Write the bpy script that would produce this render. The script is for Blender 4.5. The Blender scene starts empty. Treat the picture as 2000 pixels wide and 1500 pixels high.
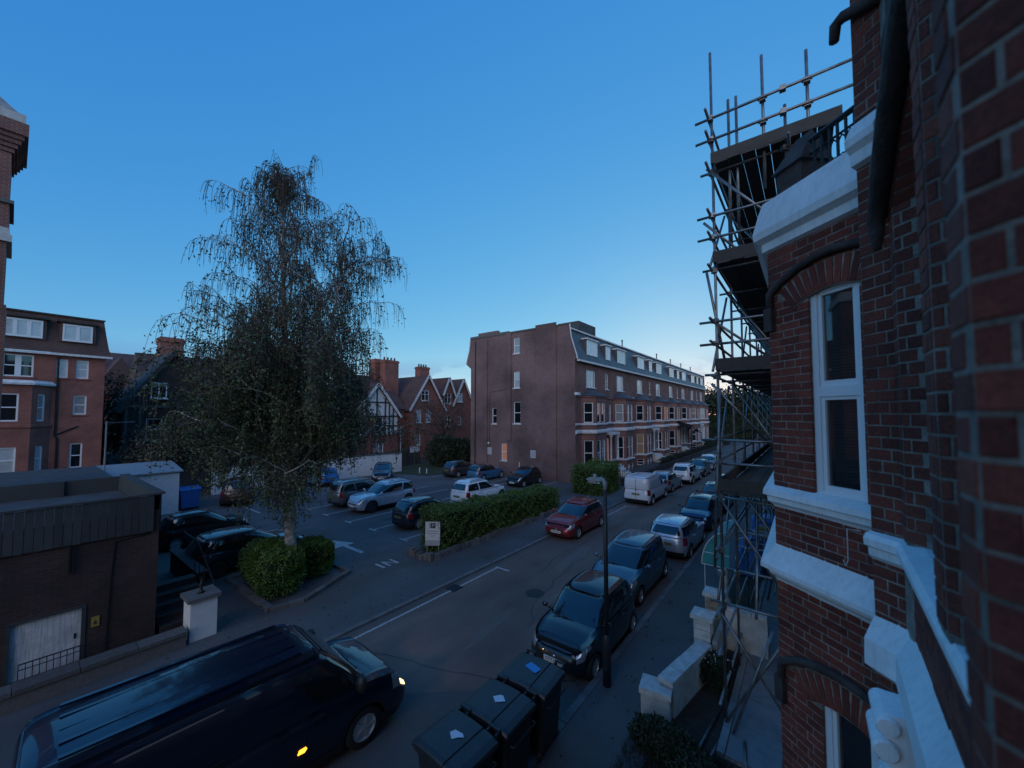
import bpy, math, random
import numpy as np
from mathutils import Vector, Matrix
R = math.radians
random.seed(7)
S = bpy.context.scene
C = S.collection

# ------------------------------------------------------------------ camera, sky, sun, exposure
YAW = 37.5
cam = bpy.data.cameras.new('camera')
cam.sensor_width = 36.0
cam.lens = 13.52
cam.shift_y = 0.012
cam.clip_start = 0.05
cam.dof.use_dof = True
cam.dof.focus_distance = 14.0
cam.dof.aperture_fstop = 1.4
cam.clip_end = 3000
camo = bpy.data.objects.new('camera', cam)
C.objects.link(camo)
camo.location = (0, 0, 6.0)
camo.rotation_euler = (R(92.6), 0, R(YAW))
S.camera = camo

SUN_AZ = -14.0      # degrees from the street direction (+Y), clockwise positive
SUN_EL = 11.0
GRADE = ((0.98, 1.14), (0.79, 0.61), (0.845, 0.24))
w = bpy.data.worlds.new('World')
S.world = w
w.use_nodes = True
nt = w.node_tree
nt.nodes.clear()
def N(tree, kind, **kw):
    n = tree.nodes.new(kind)
    for k, v in kw.items():
        if k == 'ins':
            for a, b in v.items():
                n.inputs[a].default_value = b
        else:
            setattr(n, k, v)
    return n
out = N(nt, 'ShaderNodeOutputWorld')
bg = N(nt, 'ShaderNodeBackground')
sky = N(nt, 'ShaderNodeTexSky', sky_type='NISHITA')
sky.sun_disc = False
sky.sun_elevation = R(SUN_EL)
sky.sun_rotation = R(SUN_AZ)
sky.altitude = 0
sky.air_density = 1.0
sky.dust_density = 0.05
sky.ozone_density = 4.0
# thin bank of evening cloud low over the horizon, part of the sky itself
tc = N(nt, 'ShaderNodeTexCoord')
sep = N(nt, 'ShaderNodeSeparateXYZ')
nt.links.new(tc.outputs['Generated'], sep.inputs[0])
mp = N(nt, 'ShaderNodeMapping', ins={'Scale': (1.0, 1.0, 2.6)})
nt.links.new(tc.outputs['Generated'], mp.inputs[0])
noi = N(nt, 'ShaderNodeTexNoise', ins={'Scale': 5.5, 'Detail': 8.0, 'Roughness': 0.6})
nt.links.new(mp.outputs[0], noi.inputs['Vector'])
cr = N(nt, 'ShaderNodeMapRange', interpolation_type='SMOOTHSTEP', ins={1: 0.50, 2: 0.58, 3: 0.0, 4: 1.0})
nt.links.new(noi.outputs[0], cr.inputs[0])
el = N(nt, 'ShaderNodeMapRange', interpolation_type='SMOOTHSTEP', ins={1: 0.10, 2: 0.15, 3: 1.0, 4: 0.0})
nt.links.new(sep.outputs[2], el.inputs[0])
mu = N(nt, 'ShaderNodeMath', operation='MULTIPLY')
nt.links.new(cr.outputs[0], mu.inputs[0]); nt.links.new(el.outputs[0], mu.inputs[1])
mu2 = N(nt, 'ShaderNodeMath', operation='MULTIPLY', ins={1: 0.55})
nt.links.new(mu.outputs[0], mu2.inputs[0])
# evening grade of the clear sky: per-channel power keeps the zenith a deep clear blue
sc_ = N(nt, 'ShaderNodeVectorMath', operation='SCALE'); sc_.inputs['Scale'].default_value = 0.15
nt.links.new(sky.outputs[0], sc_.inputs[0])
sp_ = N(nt, 'ShaderNodeSeparateXYZ'); nt.links.new(sc_.outputs[0], sp_.inputs[0])
cm_ = N(nt, 'ShaderNodeCombineXYZ')
for i, (k_, g_) in enumerate(GRADE):
    p_ = N(nt, 'ShaderNodeMath', operation='POWER', ins={1: g_}); nt.links.new(sp_.outputs[i], p_.inputs[0])
    q_ = N(nt, 'ShaderNodeMath', operation='MULTIPLY', ins={1: k_/0.15}); nt.links.new(p_.outputs[0], q_.inputs[0])
    nt.links.new(q_.outputs[0], cm_.inputs[i])
cl = N(nt, 'ShaderNodeMix', data_type='RGBA', blend_type='MULTIPLY')
cl.inputs[7].default_value = (0.62, 0.62, 0.78, 1)
nt.links.new(mu2.outputs[0], cl.inputs[0]); nt.links.new(cm_.outputs[0], cl.inputs[6])
nt.links.new(cl.outputs[2], bg.inputs[0])
bg.inputs[1].default_value = 0.15
nt.links.new(bg.outputs[0], out.inputs[0])

sd = bpy.data.lights.new('fill_lamp', 'SUN')
sd.energy = 1.2
sd.angle = R(70)
sd.color = (1.0, 0.88, 0.86)
so = bpy.data.objects.new('fill_lamp', sd)
C.objects.link(so)
# added fill from behind the viewer, not the sky's sun, to brighten the gable
LAZ, LEL = 152.0, 20.0
sv = Vector((math.sin(R(LAZ)) * math.cos(R(LEL)), math.cos(R(LAZ)) * math.cos(R(LEL)), math.sin(R(LEL))))
so.rotation_euler = sv.to_track_quat('Z', 'Y').to_euler()
so.location = (0, 0, 40)

S.view_settings.view_transform = 'Standard'
S.view_settings.look = 'None'
S.view_settings.exposure = 0.0
S.view_settings.gamma = 1.0
S.view_settings.use_curve_mapping = False

# ------------------------------------------------------------------ materials
MATS = {}
def M(name, col=None, rough=0.75, metal=0.0, var=0.18, scale=6.0, bump=0.0, bscale=60.0, coat=0.0, emit=None, estr=0.0, spec=0.5, col2=None, island=0.0, ior=None):
    if name in MATS:
        return MATS[name]
    m = bpy.data.materials.new(name)
    m.use_nodes = True
    t = m.node_tree
    b = t.nodes['Principled BSDF']
    b.inputs['Roughness'].default_value = rough
    b.inputs['Metallic'].default_value = metal
    b.inputs['Specular IOR Level'].default_value = spec
    if ior: b.inputs['IOR'].default_value = ior
    if coat:
        b.inputs['Coat Weight'].default_value = coat
        b.inputs['Coat Roughness'].default_value = 0.05
    if emit:
        b.inputs['Emission Color'].default_value = (*emit, 1)
        b.inputs['Emission Strength'].default_value = estr
    if var > 0:
        g = N(t, 'ShaderNodeNewGeometry')
        no = N(t, 'ShaderNodeTexNoise', ins={'Scale': scale, 'Detail': 5.0, 'Roughness': 0.6})
        t.links.new(g.outputs['Position'], no.inputs['Vector'])
        mr = N(t, 'ShaderNodeMapRange', ins={1: 0.3, 2: 0.7, 3: 0.0, 4: 1.0})
        t.links.new(no.outputs[0], mr.inputs[0])
        mx = N(t, 'ShaderNodeMix', data_type='RGBA')
        c2 = col2 if col2 else tuple(min(1, c * (1 + var)) for c in col)
        c1 = col if col2 else tuple(c * (1 - var) for c in col)
        mx.inputs[6].default_value = (*c1, 1)
        mx.inputs[7].default_value = (*c2, 1)
        if island:
            oi = N(t, 'ShaderNodeObjectInfo')
            ad = N(t, 'ShaderNodeMath', operation='ADD')
            t.links.new(g.outputs['Random Per Island'], ad.inputs[0]); t.links.new(oi.outputs['Random'], ad.inputs[1])
            fr = N(t, 'ShaderNodeMath', operation='FRACT'); t.links.new(ad.outputs[0], fr.inputs[0])
            lp = N(t, 'ShaderNodeMix', data_type='FLOAT'); lp.inputs[0].default_value = island
            t.links.new(mr.outputs[0], lp.inputs[2]); t.links.new(fr.outputs[0], lp.inputs[3])
            t.links.new(lp.outputs[0], mx.inputs[0])
        else:
            t.links.new(mr.outputs[0], mx.inputs[0])
        t.links.new(mx.outputs[2], b.inputs['Base Color'])
        if bump:
            n2 = N(t, 'ShaderNodeTexNoise', ins={'Scale': bscale, 'Detail': 4.0})
            t.links.new(g.outputs['Position'], n2.inputs['Vector'])
            bp = N(t, 'ShaderNodeBump', ins={'Strength': bump, 'Distance': 0.02})
            t.links.new(n2.outputs[0], bp.inputs['Height'])
            t.links.new(bp.outputs[0], b.inputs['Normal'])
    else:
        b.inputs['Base Color'].default_value = (*col, 1)
    MATS[name] = m
    return m

def course_mat(name, c1, c2, mortar, bw=0.225, bh=0.075, ms=0.012, rough=0.85, stain=0.35, vs=1.0, bump=0.4, sscale=0.8):
    """brick courses or tiles laid in the plane of any wall or roof slope (for surfaces too far to tell pieces apart)"""
    m = bpy.data.materials.new(name)
    m.use_nodes = True
    t = m.node_tree
    b = t.nodes['Principled BSDF']
    b.inputs['Roughness'].default_value = rough
    g = N(t, 'ShaderNodeNewGeometry')
    cx = N(t, 'ShaderNodeVectorMath', operation='CROSS_PRODUCT'); cx.inputs[0].default_value = (0, 0, 1)
    t.links.new(g.outputs['True Normal'], cx.inputs[1])
    nz = N(t, 'ShaderNodeVectorMath', operation='NORMALIZE'); t.links.new(cx.outputs[0], nz.inputs[0])
    dt = N(t, 'ShaderNodeVectorMath', operation='DOT_PRODUCT')
    t.links.new(g.outputs['Position'], dt.inputs[0]); t.links.new(nz.outputs[0], dt.inputs[1])
    sp = N(t, 'ShaderNodeSeparateXYZ'); t.links.new(g.outputs['Position'], sp.inputs[0])
    zm = N(t, 'ShaderNodeMath', operation='MULTIPLY', ins={1: vs}); t.links.new(sp.outputs[2], zm.inputs[0])
    cb = N(t, 'ShaderNodeCombineXYZ'); t.links.new(dt.outputs['Value'], cb.inputs[0]); t.links.new(zm.outputs[0], cb.inputs[1])
    br = N(t, 'ShaderNodeTexBrick', ins={'Scale': 1.0, 'Mortar Size': ms, 'Brick Width': bw, 'Row Height': bh, 'Bias': 0.0, 'Mortar Smooth': 0.2})
    br.inputs['Color1'].default_value = (*c1, 1); br.inputs['Color2'].default_value = (*c2, 1); br.inputs['Mortar'].default_value = (*mortar, 1)
    t.links.new(cb.outputs[0], br.inputs['Vector'])
    no = N(t, 'ShaderNodeTexNoise', ins={'Scale': sscale, 'Detail': 7.0, 'Roughness': 0.62}); t.links.new(g.outputs['Position'], no.inputs['Vector'])
    mr = N(t, 'ShaderNodeMapRange', ins={1: 0.38 if sscale < 0.5 else 0.3, 2: 0.62 if sscale < 0.5 else 0.7, 3: 1 - stain, 4: 1 + stain * 0.6}); t.links.new(no.outputs[0], mr.inputs[0])
    mx = N(t, 'ShaderNodeMix', data_type='RGBA', blend_type='MULTIPLY'); mx.inputs[0].default_value = 1.0
    t.links.new(br.outputs[0], mx.inputs[6]); t.links.new(mr.outputs[0], mx.inputs[7])
    t.links.new(mx.outputs[2], b.inputs['Base Color'])
    if bump:
        bp = N(t, 'ShaderNodeBump', ins={'Strength': bump, 'Distance': 0.01})
        iv = N(t, 'ShaderNodeMath', operation='SUBTRACT', ins={0: 1.0}); t.links.new(br.outputs['Fac'], iv.inputs[1])
        t.links.new(iv.outputs[0], bp.inputs['Height']); t.links.new(bp.outputs[0], b.inputs['Normal'])
    MATS[name] = m
    return m

course_mat('brick_red', (0.25, 0.078, 0.055), (0.19, 0.056, 0.042), (0.22, 0.18, 0.16))
course_mat('brick_gable', (0.225, 0.118, 0.110), (0.17, 0.088, 0.084), (0.19, 0.15, 0.14), stain=0.36, sscale=0.24)
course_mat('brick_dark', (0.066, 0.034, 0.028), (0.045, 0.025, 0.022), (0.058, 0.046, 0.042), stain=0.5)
course_mat('brick_far', (0.36, 0.095, 0.066), (0.28, 0.075, 0.055), (0.25, 0.16, 0.13))
course_mat('slate', (0.085, 0.09, 0.10), (0.06, 0.065, 0.075), (0.03, 0.03, 0.035), bw=0.3, bh=0.16, ms=0.008, rough=0.45, vs=1.1)
course_mat('clay_tile', (0.14, 0.065, 0.05), (0.10, 0.05, 0.04), (0.05, 0.03, 0.025), bw=0.19, bh=0.10, ms=0.008, rough=0.7, vs=1.1)

def asphalt(name, c1, c2, c3, rough=0.8):
    m = bpy.data.materials.new(name); m.use_nodes = True
    t = m.node_tree; b = t.nodes['Principled BSDF']; b.inputs['Roughness'].default_value = rough
    g = N(t, 'ShaderNodeNewGeometry')
    mp_ = N(t, 'ShaderNodeMapping', ins={'Scale': (1.0, 0.22, 1.0)}); t.links.new(g.outputs['Position'], mp_.inputs[0])
    a = N(t, 'ShaderNodeTexNoise', ins={'Scale': 0.9, 'Detail': 7.0, 'Roughness': 0.65}); t.links.new(mp_.outputs[0], a.inputs['Vector'])
    r1 = N(t, 'ShaderNodeMapRange', ins={1: 0.35, 2: 0.68, 3: 0.0, 4: 1.0}); t.links.new(a.outputs[0], r1.inputs[0])
    m1 = N(t, 'ShaderNodeMix', data_type='RGBA'); m1.inputs[6].default_value = (*c1, 1); m1.inputs[7].default_value = (*c2, 1)
    t.links.new(r1.outputs[0], m1.inputs[0])
    f = N(t, 'ShaderNodeTexNoise', ins={'Scale': 45.0, 'Detail': 3.0, 'Roughness': 0.7}); t.links.new(g.outputs['Position'], f.inputs['Vector'])
    r2 = N(t, 'ShaderNodeMapRange', ins={1: 0.42, 2: 0.75, 3: 0.0, 4: 0.6}); t.links.new(f.outputs[0], r2.inputs[0])
    m2 = N(t, 'ShaderNodeMix', data_type='RGBA'); m2.inputs[7].default_value = (*c3, 1)
    t.links.new(r2.outputs[0], m2.inputs[0]); t.links.new(m1.outputs[2], m2.inputs[6])
    p = N(t, 'ShaderNodeTexNoise', ins={'Scale': 0.28, 'Detail': 2.0}); t.links.new(g.outputs['Position'], p.inputs['Vector'])
    r3 = N(t, 'ShaderNodeMapRange', ins={1: 0.35, 2: 0.65, 3: 0.75, 4: 1.2}); t.links.new(p.outputs[0], r3.inputs[0])
    m3 = N(t, 'ShaderNodeMix', data_type='RGBA', blend_type='MULTIPLY'); m3.inputs[0].default_value = 1.0
    t.links.new(m2.outputs[2], m3.inputs[6]); t.links.new(r3.outputs[0], m3.inputs[7])
    t.links.new(m3.outputs[2], b.inputs['Base Color'])
    bp = N(t, 'ShaderNodeBump', ins={'Strength': 0.5, 'Distance': 0.01}); t.links.new(f.outputs[0], bp.inputs['Height']); t.links.new(bp.outputs[0], b.inputs['Normal'])
    MATS[name] = m
asphalt('road_asphalt', (0.092, 0.068, 0.058), (0.165, 0.114, 0.094), (0.19, 0.155, 0.135))
asphalt('park_asphalt', (0.070, 0.064, 0.064), (0.105, 0.096, 0.094), (0.14, 0.138, 0.135))
asphalt('path_asphalt', (0.062, 0.064, 0.068), (0.088, 0.09, 0.094), (0.13, 0.13, 0.13))

M('kerb', (0.14, 0.135, 0.13), 0.85, var=0.3, scale=3)
M('paint_line', (0.20, 0.20, 0.20), 0.75, scale=16, col2=(0.58, 0.58, 0.57))
M('soil', (0.05, 0.038, 0.028), 0.95, var=0.4, scale=9, bump=0.8)
M('lawn', (0.035, 0.05, 0.02), 0.95, var=0.5, scale=12, bump=1.0, bscale=90)
M('dead_grass', (0.06, 0.05, 0.028), 0.95, var=0.5, scale=14, bump=1.0, bscale=120)
M('white_paint', (0.62, 0.64, 0.66), 0.5, var=0.08, scale=5)
M('white_stucco', (0.62, 0.63, 0.63), 0.75, var=0.1, scale=4, bump=0.15, bscale=25)
M('white_frame', (0.80, 0.81, 0.82), 0.35, var=0.0)
M('old_white', (0.66, 0.65, 0.63), 0.8, var=0.2, scale=5, bump=0.2, bscale=30)
M('stone_white', (0.52, 0.51, 0.48), 0.85, var=0.22, scale=6, bump=0.35, bscale=40)
M('stone_buff', (0.36, 0.28, 0.19), 0.85, var=0.3, scale=9, bump=0.3)
M('stone_grey', (0.115, 0.11, 0.105), 0.9, var=0.4, scale=10, bump=0.6, bscale=30, island=0.6)
M('concrete', (0.24, 0.25, 0.25), 0.9, var=0.25, scale=3, bump=0.3)
M('slab', (0.20, 0.215, 0.22), 0.85, var=0.25, scale=5, bump=0.2, island=0.4)
M('lead', (0.16, 0.17, 0.18), 0.55, var=0.2, scale=2)
M('felt', (0.065, 0.07, 0.075), 0.9, var=0.3, scale=2.5, bump=0.3)
M('timber_grey', (0.046, 0.052, 0.053), 0.85, var=0.35, scale=5, bump=0.4, island=0.6)
M('timber_dark', (0.05, 0.042, 0.038), 0.8, var=0.3, scale=6)
M('timber_pale', (0.12, 0.105, 0.09), 0.85, var=0.3, scale=8, bump=0.3, island=0.5)
M('board_wood', (0.066, 0.058, 0.052), 0.9, var=0.3, scale=7, bump=0.3, island=0.6)
M('galv', (0.32, 0.33, 0.34), 0.42, metal=0.75, var=0.3, scale=5, col2=(0.15, 0.13, 0.12))
M('iron_black', (0.012, 0.012, 0.014), 0.5, var=0.0)
M('lamp_black', (0.02, 0.022, 0.025), 0.45, var=0.0)
M('lamp_grey', (0.26, 0.27, 0.28), 0.5, var=0.1)
M('plastic_black', (0.022, 0.024, 0.028), 0.42, var=0.25, scale=9, bump=0.15, bscale=50)
M('plastic_blue', (0.02, 0.10, 0.32), 0.5, var=0.15)
M('tarp_blue', (0.03, 0.16, 0.42), 0.6, var=0.3, scale=7)
M('canvas_teal', (0.04, 0.25, 0.25), 0.7, var=0.15)
M('sign_yellow', (0.34, 0.23, 0.05), 0.6, var=0.1)
M('sign_white', (0.52, 0.53, 0.54), 0.5, var=0.05)
M('ink', (0.03, 0.035, 0.05), 0.6, var=0.0)
M('ink_grey', (0.30, 0.32, 0.34), 0.6, var=0.0)
M('sticker_blue', (0.03, 0.27, 0.62), 0.5, var=0.1, scale=40)
M('sticker_white', (0.60, 0.64, 0.72), 0.6, var=0.15, scale=40)
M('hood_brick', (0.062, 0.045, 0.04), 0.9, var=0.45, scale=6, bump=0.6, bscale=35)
M('pane_dark', (0.012, 0.014, 0.017), 0.04, var=0.0, coat=0.6, ior=1.9)
M('pane_curtain', (0.30, 0.30, 0.29), 0.12, var=0.2, scale=5, coat=1.0, ior=1.9)
M('pane_blind_sky', (0.48, 0.50, 0.51), 0.12, var=0.12, scale=3, coat=1.0, ior=2.0)  # pale blinds; also bright sky reflection painted into the pane colour
M('pane_warm', (0.30, 0.18, 0.12), 0.3, var=0.0, emit=(1.0, 0.34, 0.14), estr=0.17, coat=1.0)
M('pane_lamp', (0.20, 0.17, 0.12), 0.3, var=0.0, emit=(1.0, 0.62, 0.25), estr=0.03, coat=1.0)
M('slat', (0.35, 0.36, 0.36), 0.6, var=0.0)
M('bark', (0.46, 0.44, 0.41), 0.9, scale=7, bump=0.5, bscale=20, col2=(0.07, 0.06, 0.05))
M('twig', (0.06, 0.045, 0.038), 0.9, var=0.2)
M('leaf_green', (0.030, 0.050, 0.020), 0.7, scale=2, col2=(0.090, 0.125, 0.050), island=0.8)
M('leaf_brown', (0.055, 0.050, 0.034), 0.75, scale=2, col2=(0.115, 0.088, 0.058), island=0.8)
M('hedge_leaf', (0.030, 0.070, 0.008), 0.55, scale=2, col2=(0.12, 0.20, 0.028), island=0.8)
M('dark_leaf', (0.010, 0.022, 0.010), 0.7, scale=2, col2=(0.03, 0.048, 0.018), island=0.8)
M('hedge_core', (0.012, 0.020, 0.008), 1.0, var=0.3)
M('tyre', (0.012, 0.012, 0.013), 0.8, var=0.0)
M('rim', (0.55, 0.56, 0.57), 0.35, metal=0.6, var=0.0)
M('rim_dark', (0.10, 0.10, 0.11), 0.4, metal=0.8, var=0.0)
M('car_glass', (0.008, 0.011, 0.013), 0.03, var=0.0, spec=0.7, coat=1.0)
M('car_trim', (0.014, 0.015, 0.016), 0.5, var=0.0)
M('car_under', (0.004, 0.004, 0.005), 0.9, var=0.0)
M('chrome', (0.55, 0.56, 0.57), 0.18, metal=1.0, var=0.0)
M('head_glass', (0.36, 0.38, 0.40), 0.12, var=0.3, scale=30, coat=1.0, metal=0.5)
M('tail_glass', (0.22, 0.012, 0.015), 0.2, var=0.0, coat=1.0)
M('plate_white', (0.62, 0.62, 0.58), 0.5, var=0.0)
M('plate_yellow', (0.20, 0.16, 0.06), 0.5, var=0.0)
M('head_lit', (0.8, 0.6, 0.3), 0.2, var=0.0, emit=(1.0, 0.66, 0.26), estr=3.5)
M('amber_lit', (0.8, 0.3, 0.03), 0.3, var=0.0, emit=(1.0, 0.30, 0.02), estr=4.5)
def paint(name, col, metal=0.35, rough=0.32, coat=1.0):
    return M(name, col, rough, metal=metal, var=0.06, scale=3, coat=coat)

def weathered(name, c1, c2, rough, soot=0.5, pit=0.3, drip=0.0, bump=0.5, island=0.7, sscale=1.3):
    """close-range masonry: colour by piece, broad soot, fine pitting, rain streaks"""
    m = bpy.data.materials.new(name); m.use_nodes = True
    t = m.node_tree; b = t.nodes['Principled BSDF']; b.inputs['Roughness'].default_value = rough
    g = N(t, 'ShaderNodeNewGeometry'); P = g.outputs['Position']
    def noise(sc, det, vec=None, ro=0.65):
        n = N(t, 'ShaderNodeTexNoise', ins={'Scale': sc, 'Detail': det, 'Roughness': ro}); t.links.new(vec or P, n.inputs['Vector']); return n.outputs[0]
    def mr(src, a, b_, c, d):
        n = N(t, 'ShaderNodeMapRange', ins={1: a, 2: b_, 3: c, 4: d}); t.links.new(src, n.inputs[0]); return n.outputs[0]
    oi = N(t, 'ShaderNodeObjectInfo'); ad = N(t, 'ShaderNodeMath', operation='ADD')
    t.links.new(g.outputs['Random Per Island'], ad.inputs[0]); t.links.new(oi.outputs['Random'], ad.inputs[1])
    fr = N(t, 'ShaderNodeMath', operation='FRACT'); t.links.new(ad.outputs[0], fr.inputs[0])
    lp = N(t, 'ShaderNodeMix', data_type='FLOAT'); lp.inputs[0].default_value = island
    t.links.new(mr(noise(14, 5), 0.3, 0.7, 0, 1), lp.inputs[2]); t.links.new(fr.outputs[0], lp.inputs[3])
    mx = N(t, 'ShaderNodeMix', data_type='RGBA'); mx.inputs[6].default_value = (*c1, 1); mx.inputs[7].default_value = (*c2, 1); t.links.new(lp.outputs[0], mx.inputs[0])
    cur = mx.outputs[2]
    def mul(val):
        nonlocal cur
        q = N(t, 'ShaderNodeMix', data_type='RGBA', blend_type='MULTIPLY'); q.inputs[0].default_value = 1.0
        t.links.new(cur, q.inputs[6]); t.links.new(val, q.inputs[7]); cur = q.outputs[2]
    mul(mr(noise(sscale, 9), 0.36, 0.62, 1-soot, 1.08))
    fine = noise(75, 6, ro=0.75)
    mul(mr(fine, 0.35, 0.65, 1-pit, 1+pit*0.5))
    if drip:
        mp2 = N(t, 'ShaderNodeMapping', ins={'Scale': (22.0, 22.0, 0.9)}); t.links.new(P, mp2.inputs[0])
        mul(mr(noise(1.6, 6, mp2.outputs[0]), 0.45, 0.68, 1.0, 1-drip))
    t.links.new(cur, b.inputs['Base Color'])
    med = noise(22, 4)
    sm = N(t, 'ShaderNodeMath', operation='ADD'); t.links.new(fine, sm.inputs[0]); t.links.new(med, sm.inputs[1])
    bp = N(t, 'ShaderNodeBump', ins={'Strength': bump, 'Distance': 0.012}); t.links.new(sm.outputs[0], bp.inputs['Height']); t.links.new(bp.outputs[0], b.inputs['Normal'])
    MATS[name] = m
weathered('near_brick', (0.14, 0.028, 0.018), (0.40, 0.088, 0.050), 0.85, soot=0.42, pit=0.4, bump=0.8)
weathered('mortar', (0.26, 0.21, 0.175), (0.50, 0.42, 0.35), 0.95, soot=0.55, pit=0.35, bump=0.8, island=0.0, sscale=2.2)
weathered('near_stucco', (0.84, 0.85, 0.85), (0.88, 0.88, 0.88), 0.65, soot=0.10, pit=0.03, drip=0.14, bump=0.04, island=0.0, sscale=2.0)
weathered('old_stucco', (0.55, 0.55, 0.54), (0.70, 0.70, 0.69), 0.8, soot=0.3, pit=0.15, drip=0.4, bump=0.35, island=0.0)

# ------------------------------------------------------------------ mesh helpers
class MB:
    def __init__(self):
        self.v = []; self.f = []
    def add(self, vs, fs):
        o = len(self.v)
        self.v.extend([tuple(p) for p in vs]); self.f.extend([tuple(i + o for i in q) for q in fs])
        return self
    def box(self, x0, x1, y0, y1, z0, z1):
        return self.add([(x0,y0,z0),(x1,y0,z0),(x1,y1,z0),(x0,y1,z0),(x0,y0,z1),(x1,y0,z1),(x1,y1,z1),(x0,y1,z1)],
                 [(0,3,2,1),(4,5,6,7),(0,1,5,4),(1,2,6,5),(2,3,7,6),(3,0,4,7)])
    def obox(self, c, u, v, w):
        c, u, v, w = Vector(c), Vector(u), Vector(v), Vector(w)
        ps = [c-u-v-w, c+u-v-w, c+u+v-w, c-u+v-w, c-u-v+w, c+u-v+w, c+u+v+w, c-u+v+w]
        return self.add(ps, [(0,3,2,1),(4,5,6,7),(0,1,5,4),(1,2,6,5),(2,3,7,6),(3,0,4,7)])
    def bar(self, a, b, wx, wz):
        """rectangular bar from a to b, wx thick sideways, wz thick upwards"""
        a, b = Vector(a), Vector(b); d = b - a
        if d.length < 1e-6: return self
        t = d.normalized(); up = Vector((0,0,1)) if abs(t.z) < 0.95 else Vector((0,1,0))
        s = t.cross(up).normalized(); q = s.cross(t).normalized()
        return self.obox((a+b)/2, d/2, s*wx/2, q*wz/2)
    def tube(self, pts, rad, n=6, cap=True):
        pts = [Vector(p) for p in pts]
        if not hasattr(rad, '__len__'): rad = [rad]*len(pts)
        o = len(self.v); ref = None
        for i, p in enumerate(pts):
            t = (pts[min(i+1, len(pts)-1)] - pts[max(i-1, 0)]).normalized()
            if ref is None:
                ref = t.cross(Vector((0,0,1)))
                if ref.length < 1e-3: ref = t.cross(Vector((1,0,0)))
                ref.normalize()
            s = (ref - t*ref.dot(t)).normalized(); ref = s; q = t.cross(s)
            for k in range(n):
                a = 2*math.pi*k/n
                self.v.append(tuple(p + (s*math.cos(a) + q*math.sin(a))*rad[i]))
        for i in range(len(pts)-1):
            for k in range(n):
                a, b = o+i*n+k, o+i*n+(k+1) % n
                self.f.append((a, b, b+n, a+n))
        if cap:
            self.f.append(tuple(o+k for k in reversed(range(n)))); e = o+(len(pts)-1)*n
            self.f.append(tuple(e+k for k in range(n)))
        return self
    def prism(self, poly, axis, a, b):
        """closed polygon in the plane across axis ('x','y','z'), extruded from a to b"""
        n = len(poly)
        def P(p, t):
            return {'x': (t, p[0], p[1]), 'y': (p[0], t, p[1]), 'z': (p[0], p[1], t)}[axis]
        vs = [P(p, a) for p in poly] + [P(p, b) for p in poly]
        fs = [tuple(reversed(range(n))), tuple(range(n, 2*n))] + [(i, (i+1) % n, (i+1) % n+n, i+n) for i in range(n)]
        return self.add(vs, fs)
    def lathe(self, prof, c=(0,0,0), n=16):
        o = len(self.v); m = len(prof)
        for k in range(n):
            a = 2*math.pi*k/n
            for r, z in prof: self.v.append((c[0]+r*math.cos(a), c[1]+r*math.sin(a), c[2]+z))
        for k in range(n):
            for i in range(m-1):
                a, b = o+k*m+i, o+((k+1) % n)*m+i
                self.f.append((a, b, b+1, a+1))
        return self
    def grid(self, rows):
        """rows of equal length points -> quads"""
        o = len(self.v); m = len(rows[0])
        for r in rows: self.v.extend([tuple(p) for p in r])
        for i in range(len(rows)-1):
            for k in range(m-1):
                a = o+i*m+k
                self.f.append((a, a+1, a+m+1, a+m))
        return self
    def wall(self, p0, d, L, z0, z1, holes=(), depth=0.12):
        """front sheet of a wall with openings and reveals; walking along d the outside is on the right"""
        d = Vector((d[0], d[1], 0)).normalized(); nrm = Vector((d.y, -d.x, 0)); p0 = Vector((p0[0], p0[1], 0))
        us = sorted(set([0, L] + [h[0] for h in holes] + [h[1] for h in holes]))
        zs = sorted(set([z0, z1] + [h[2] for h in holes] + [h[3] for h in holes]))
        us = [u for u in us if -1e-6 <= u <= L+1e-6]; zs = [z for z in zs if z0-1e-6 <= z <= z1+1e-6]
        def P(u, z, k=0): return p0 + d*u + Vector((0,0,z)) - nrm*k
        for i in range(len(us)-1):
            for j in range(len(zs)-1):
                um, zm = (us[i]+us[i+1])/2, (zs[j]+zs[j+1])/2
                if any(h[0] < um < h[1] and h[2] < zm < h[3] for h in holes): continue
                self.add([P(us[i],zs[j]), P(us[i+1],zs[j]), P(us[i+1],zs[j+1]), P(us[i],zs[j+1])], [(0,1,2,3)])
        for h in holes:
            a, b, c, e = h[:4]
            q = [(a,c),(b,c),(b,e),(a,e)]
            for i in range(4):
                (u1, w1), (u2, w2) = q[i], q[(i+1) % 4]
                self.add([P(u1,w1), P(u2,w2), P(u2,w2,depth), P(u1,w1,depth)], [(3,2,1,0)])
        return self
    def weld(self):
        idx = {}; nv = []; mp_ = []
        for p in self.v:
            k = (round(p[0],4), round(p[1],4), round(p[2],4))
            if k not in idx: idx[k] = len(nv); nv.append(p)
            mp_.append(idx[k])
        fs = []
        for f in self.f:
            q = []
            for i in f:
                if mp_[i] not in q: q.append(mp_[i])
            if len(q) > 2: fs.append(tuple(q))
        self.v, self.f = nv, fs
        return self
    def mesh(self, name, smooth=False):
        me = bpy.data.meshes.new(name)
        me.from_pydata(self.v, [], self.f)
        if smooth:
            me.polygons.foreach_set('use_smooth', [True]*len(me.polygons))
        me.update()
        return me
def link(name, me, mat=None, parent=None):
    o = bpy.data.objects.new(name, me); C.objects.link(o)
    if mat and not me.materials: me.materials.append(MATS[mat] if isinstance(mat, str) else mat)
    if parent: o.parent = parent
    return o
def obj(name, mb, mat, parent=None, smooth=False):
    return link(name, mb.mesh(name, smooth), mat, parent)
def tag(o, label=None, cat=None, group=None, kind=None):
    if label: o['label'] = label
    if cat: o['category'] = cat
    if group: o['group'] = group
    if kind: o['kind'] = kind
    return o
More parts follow.
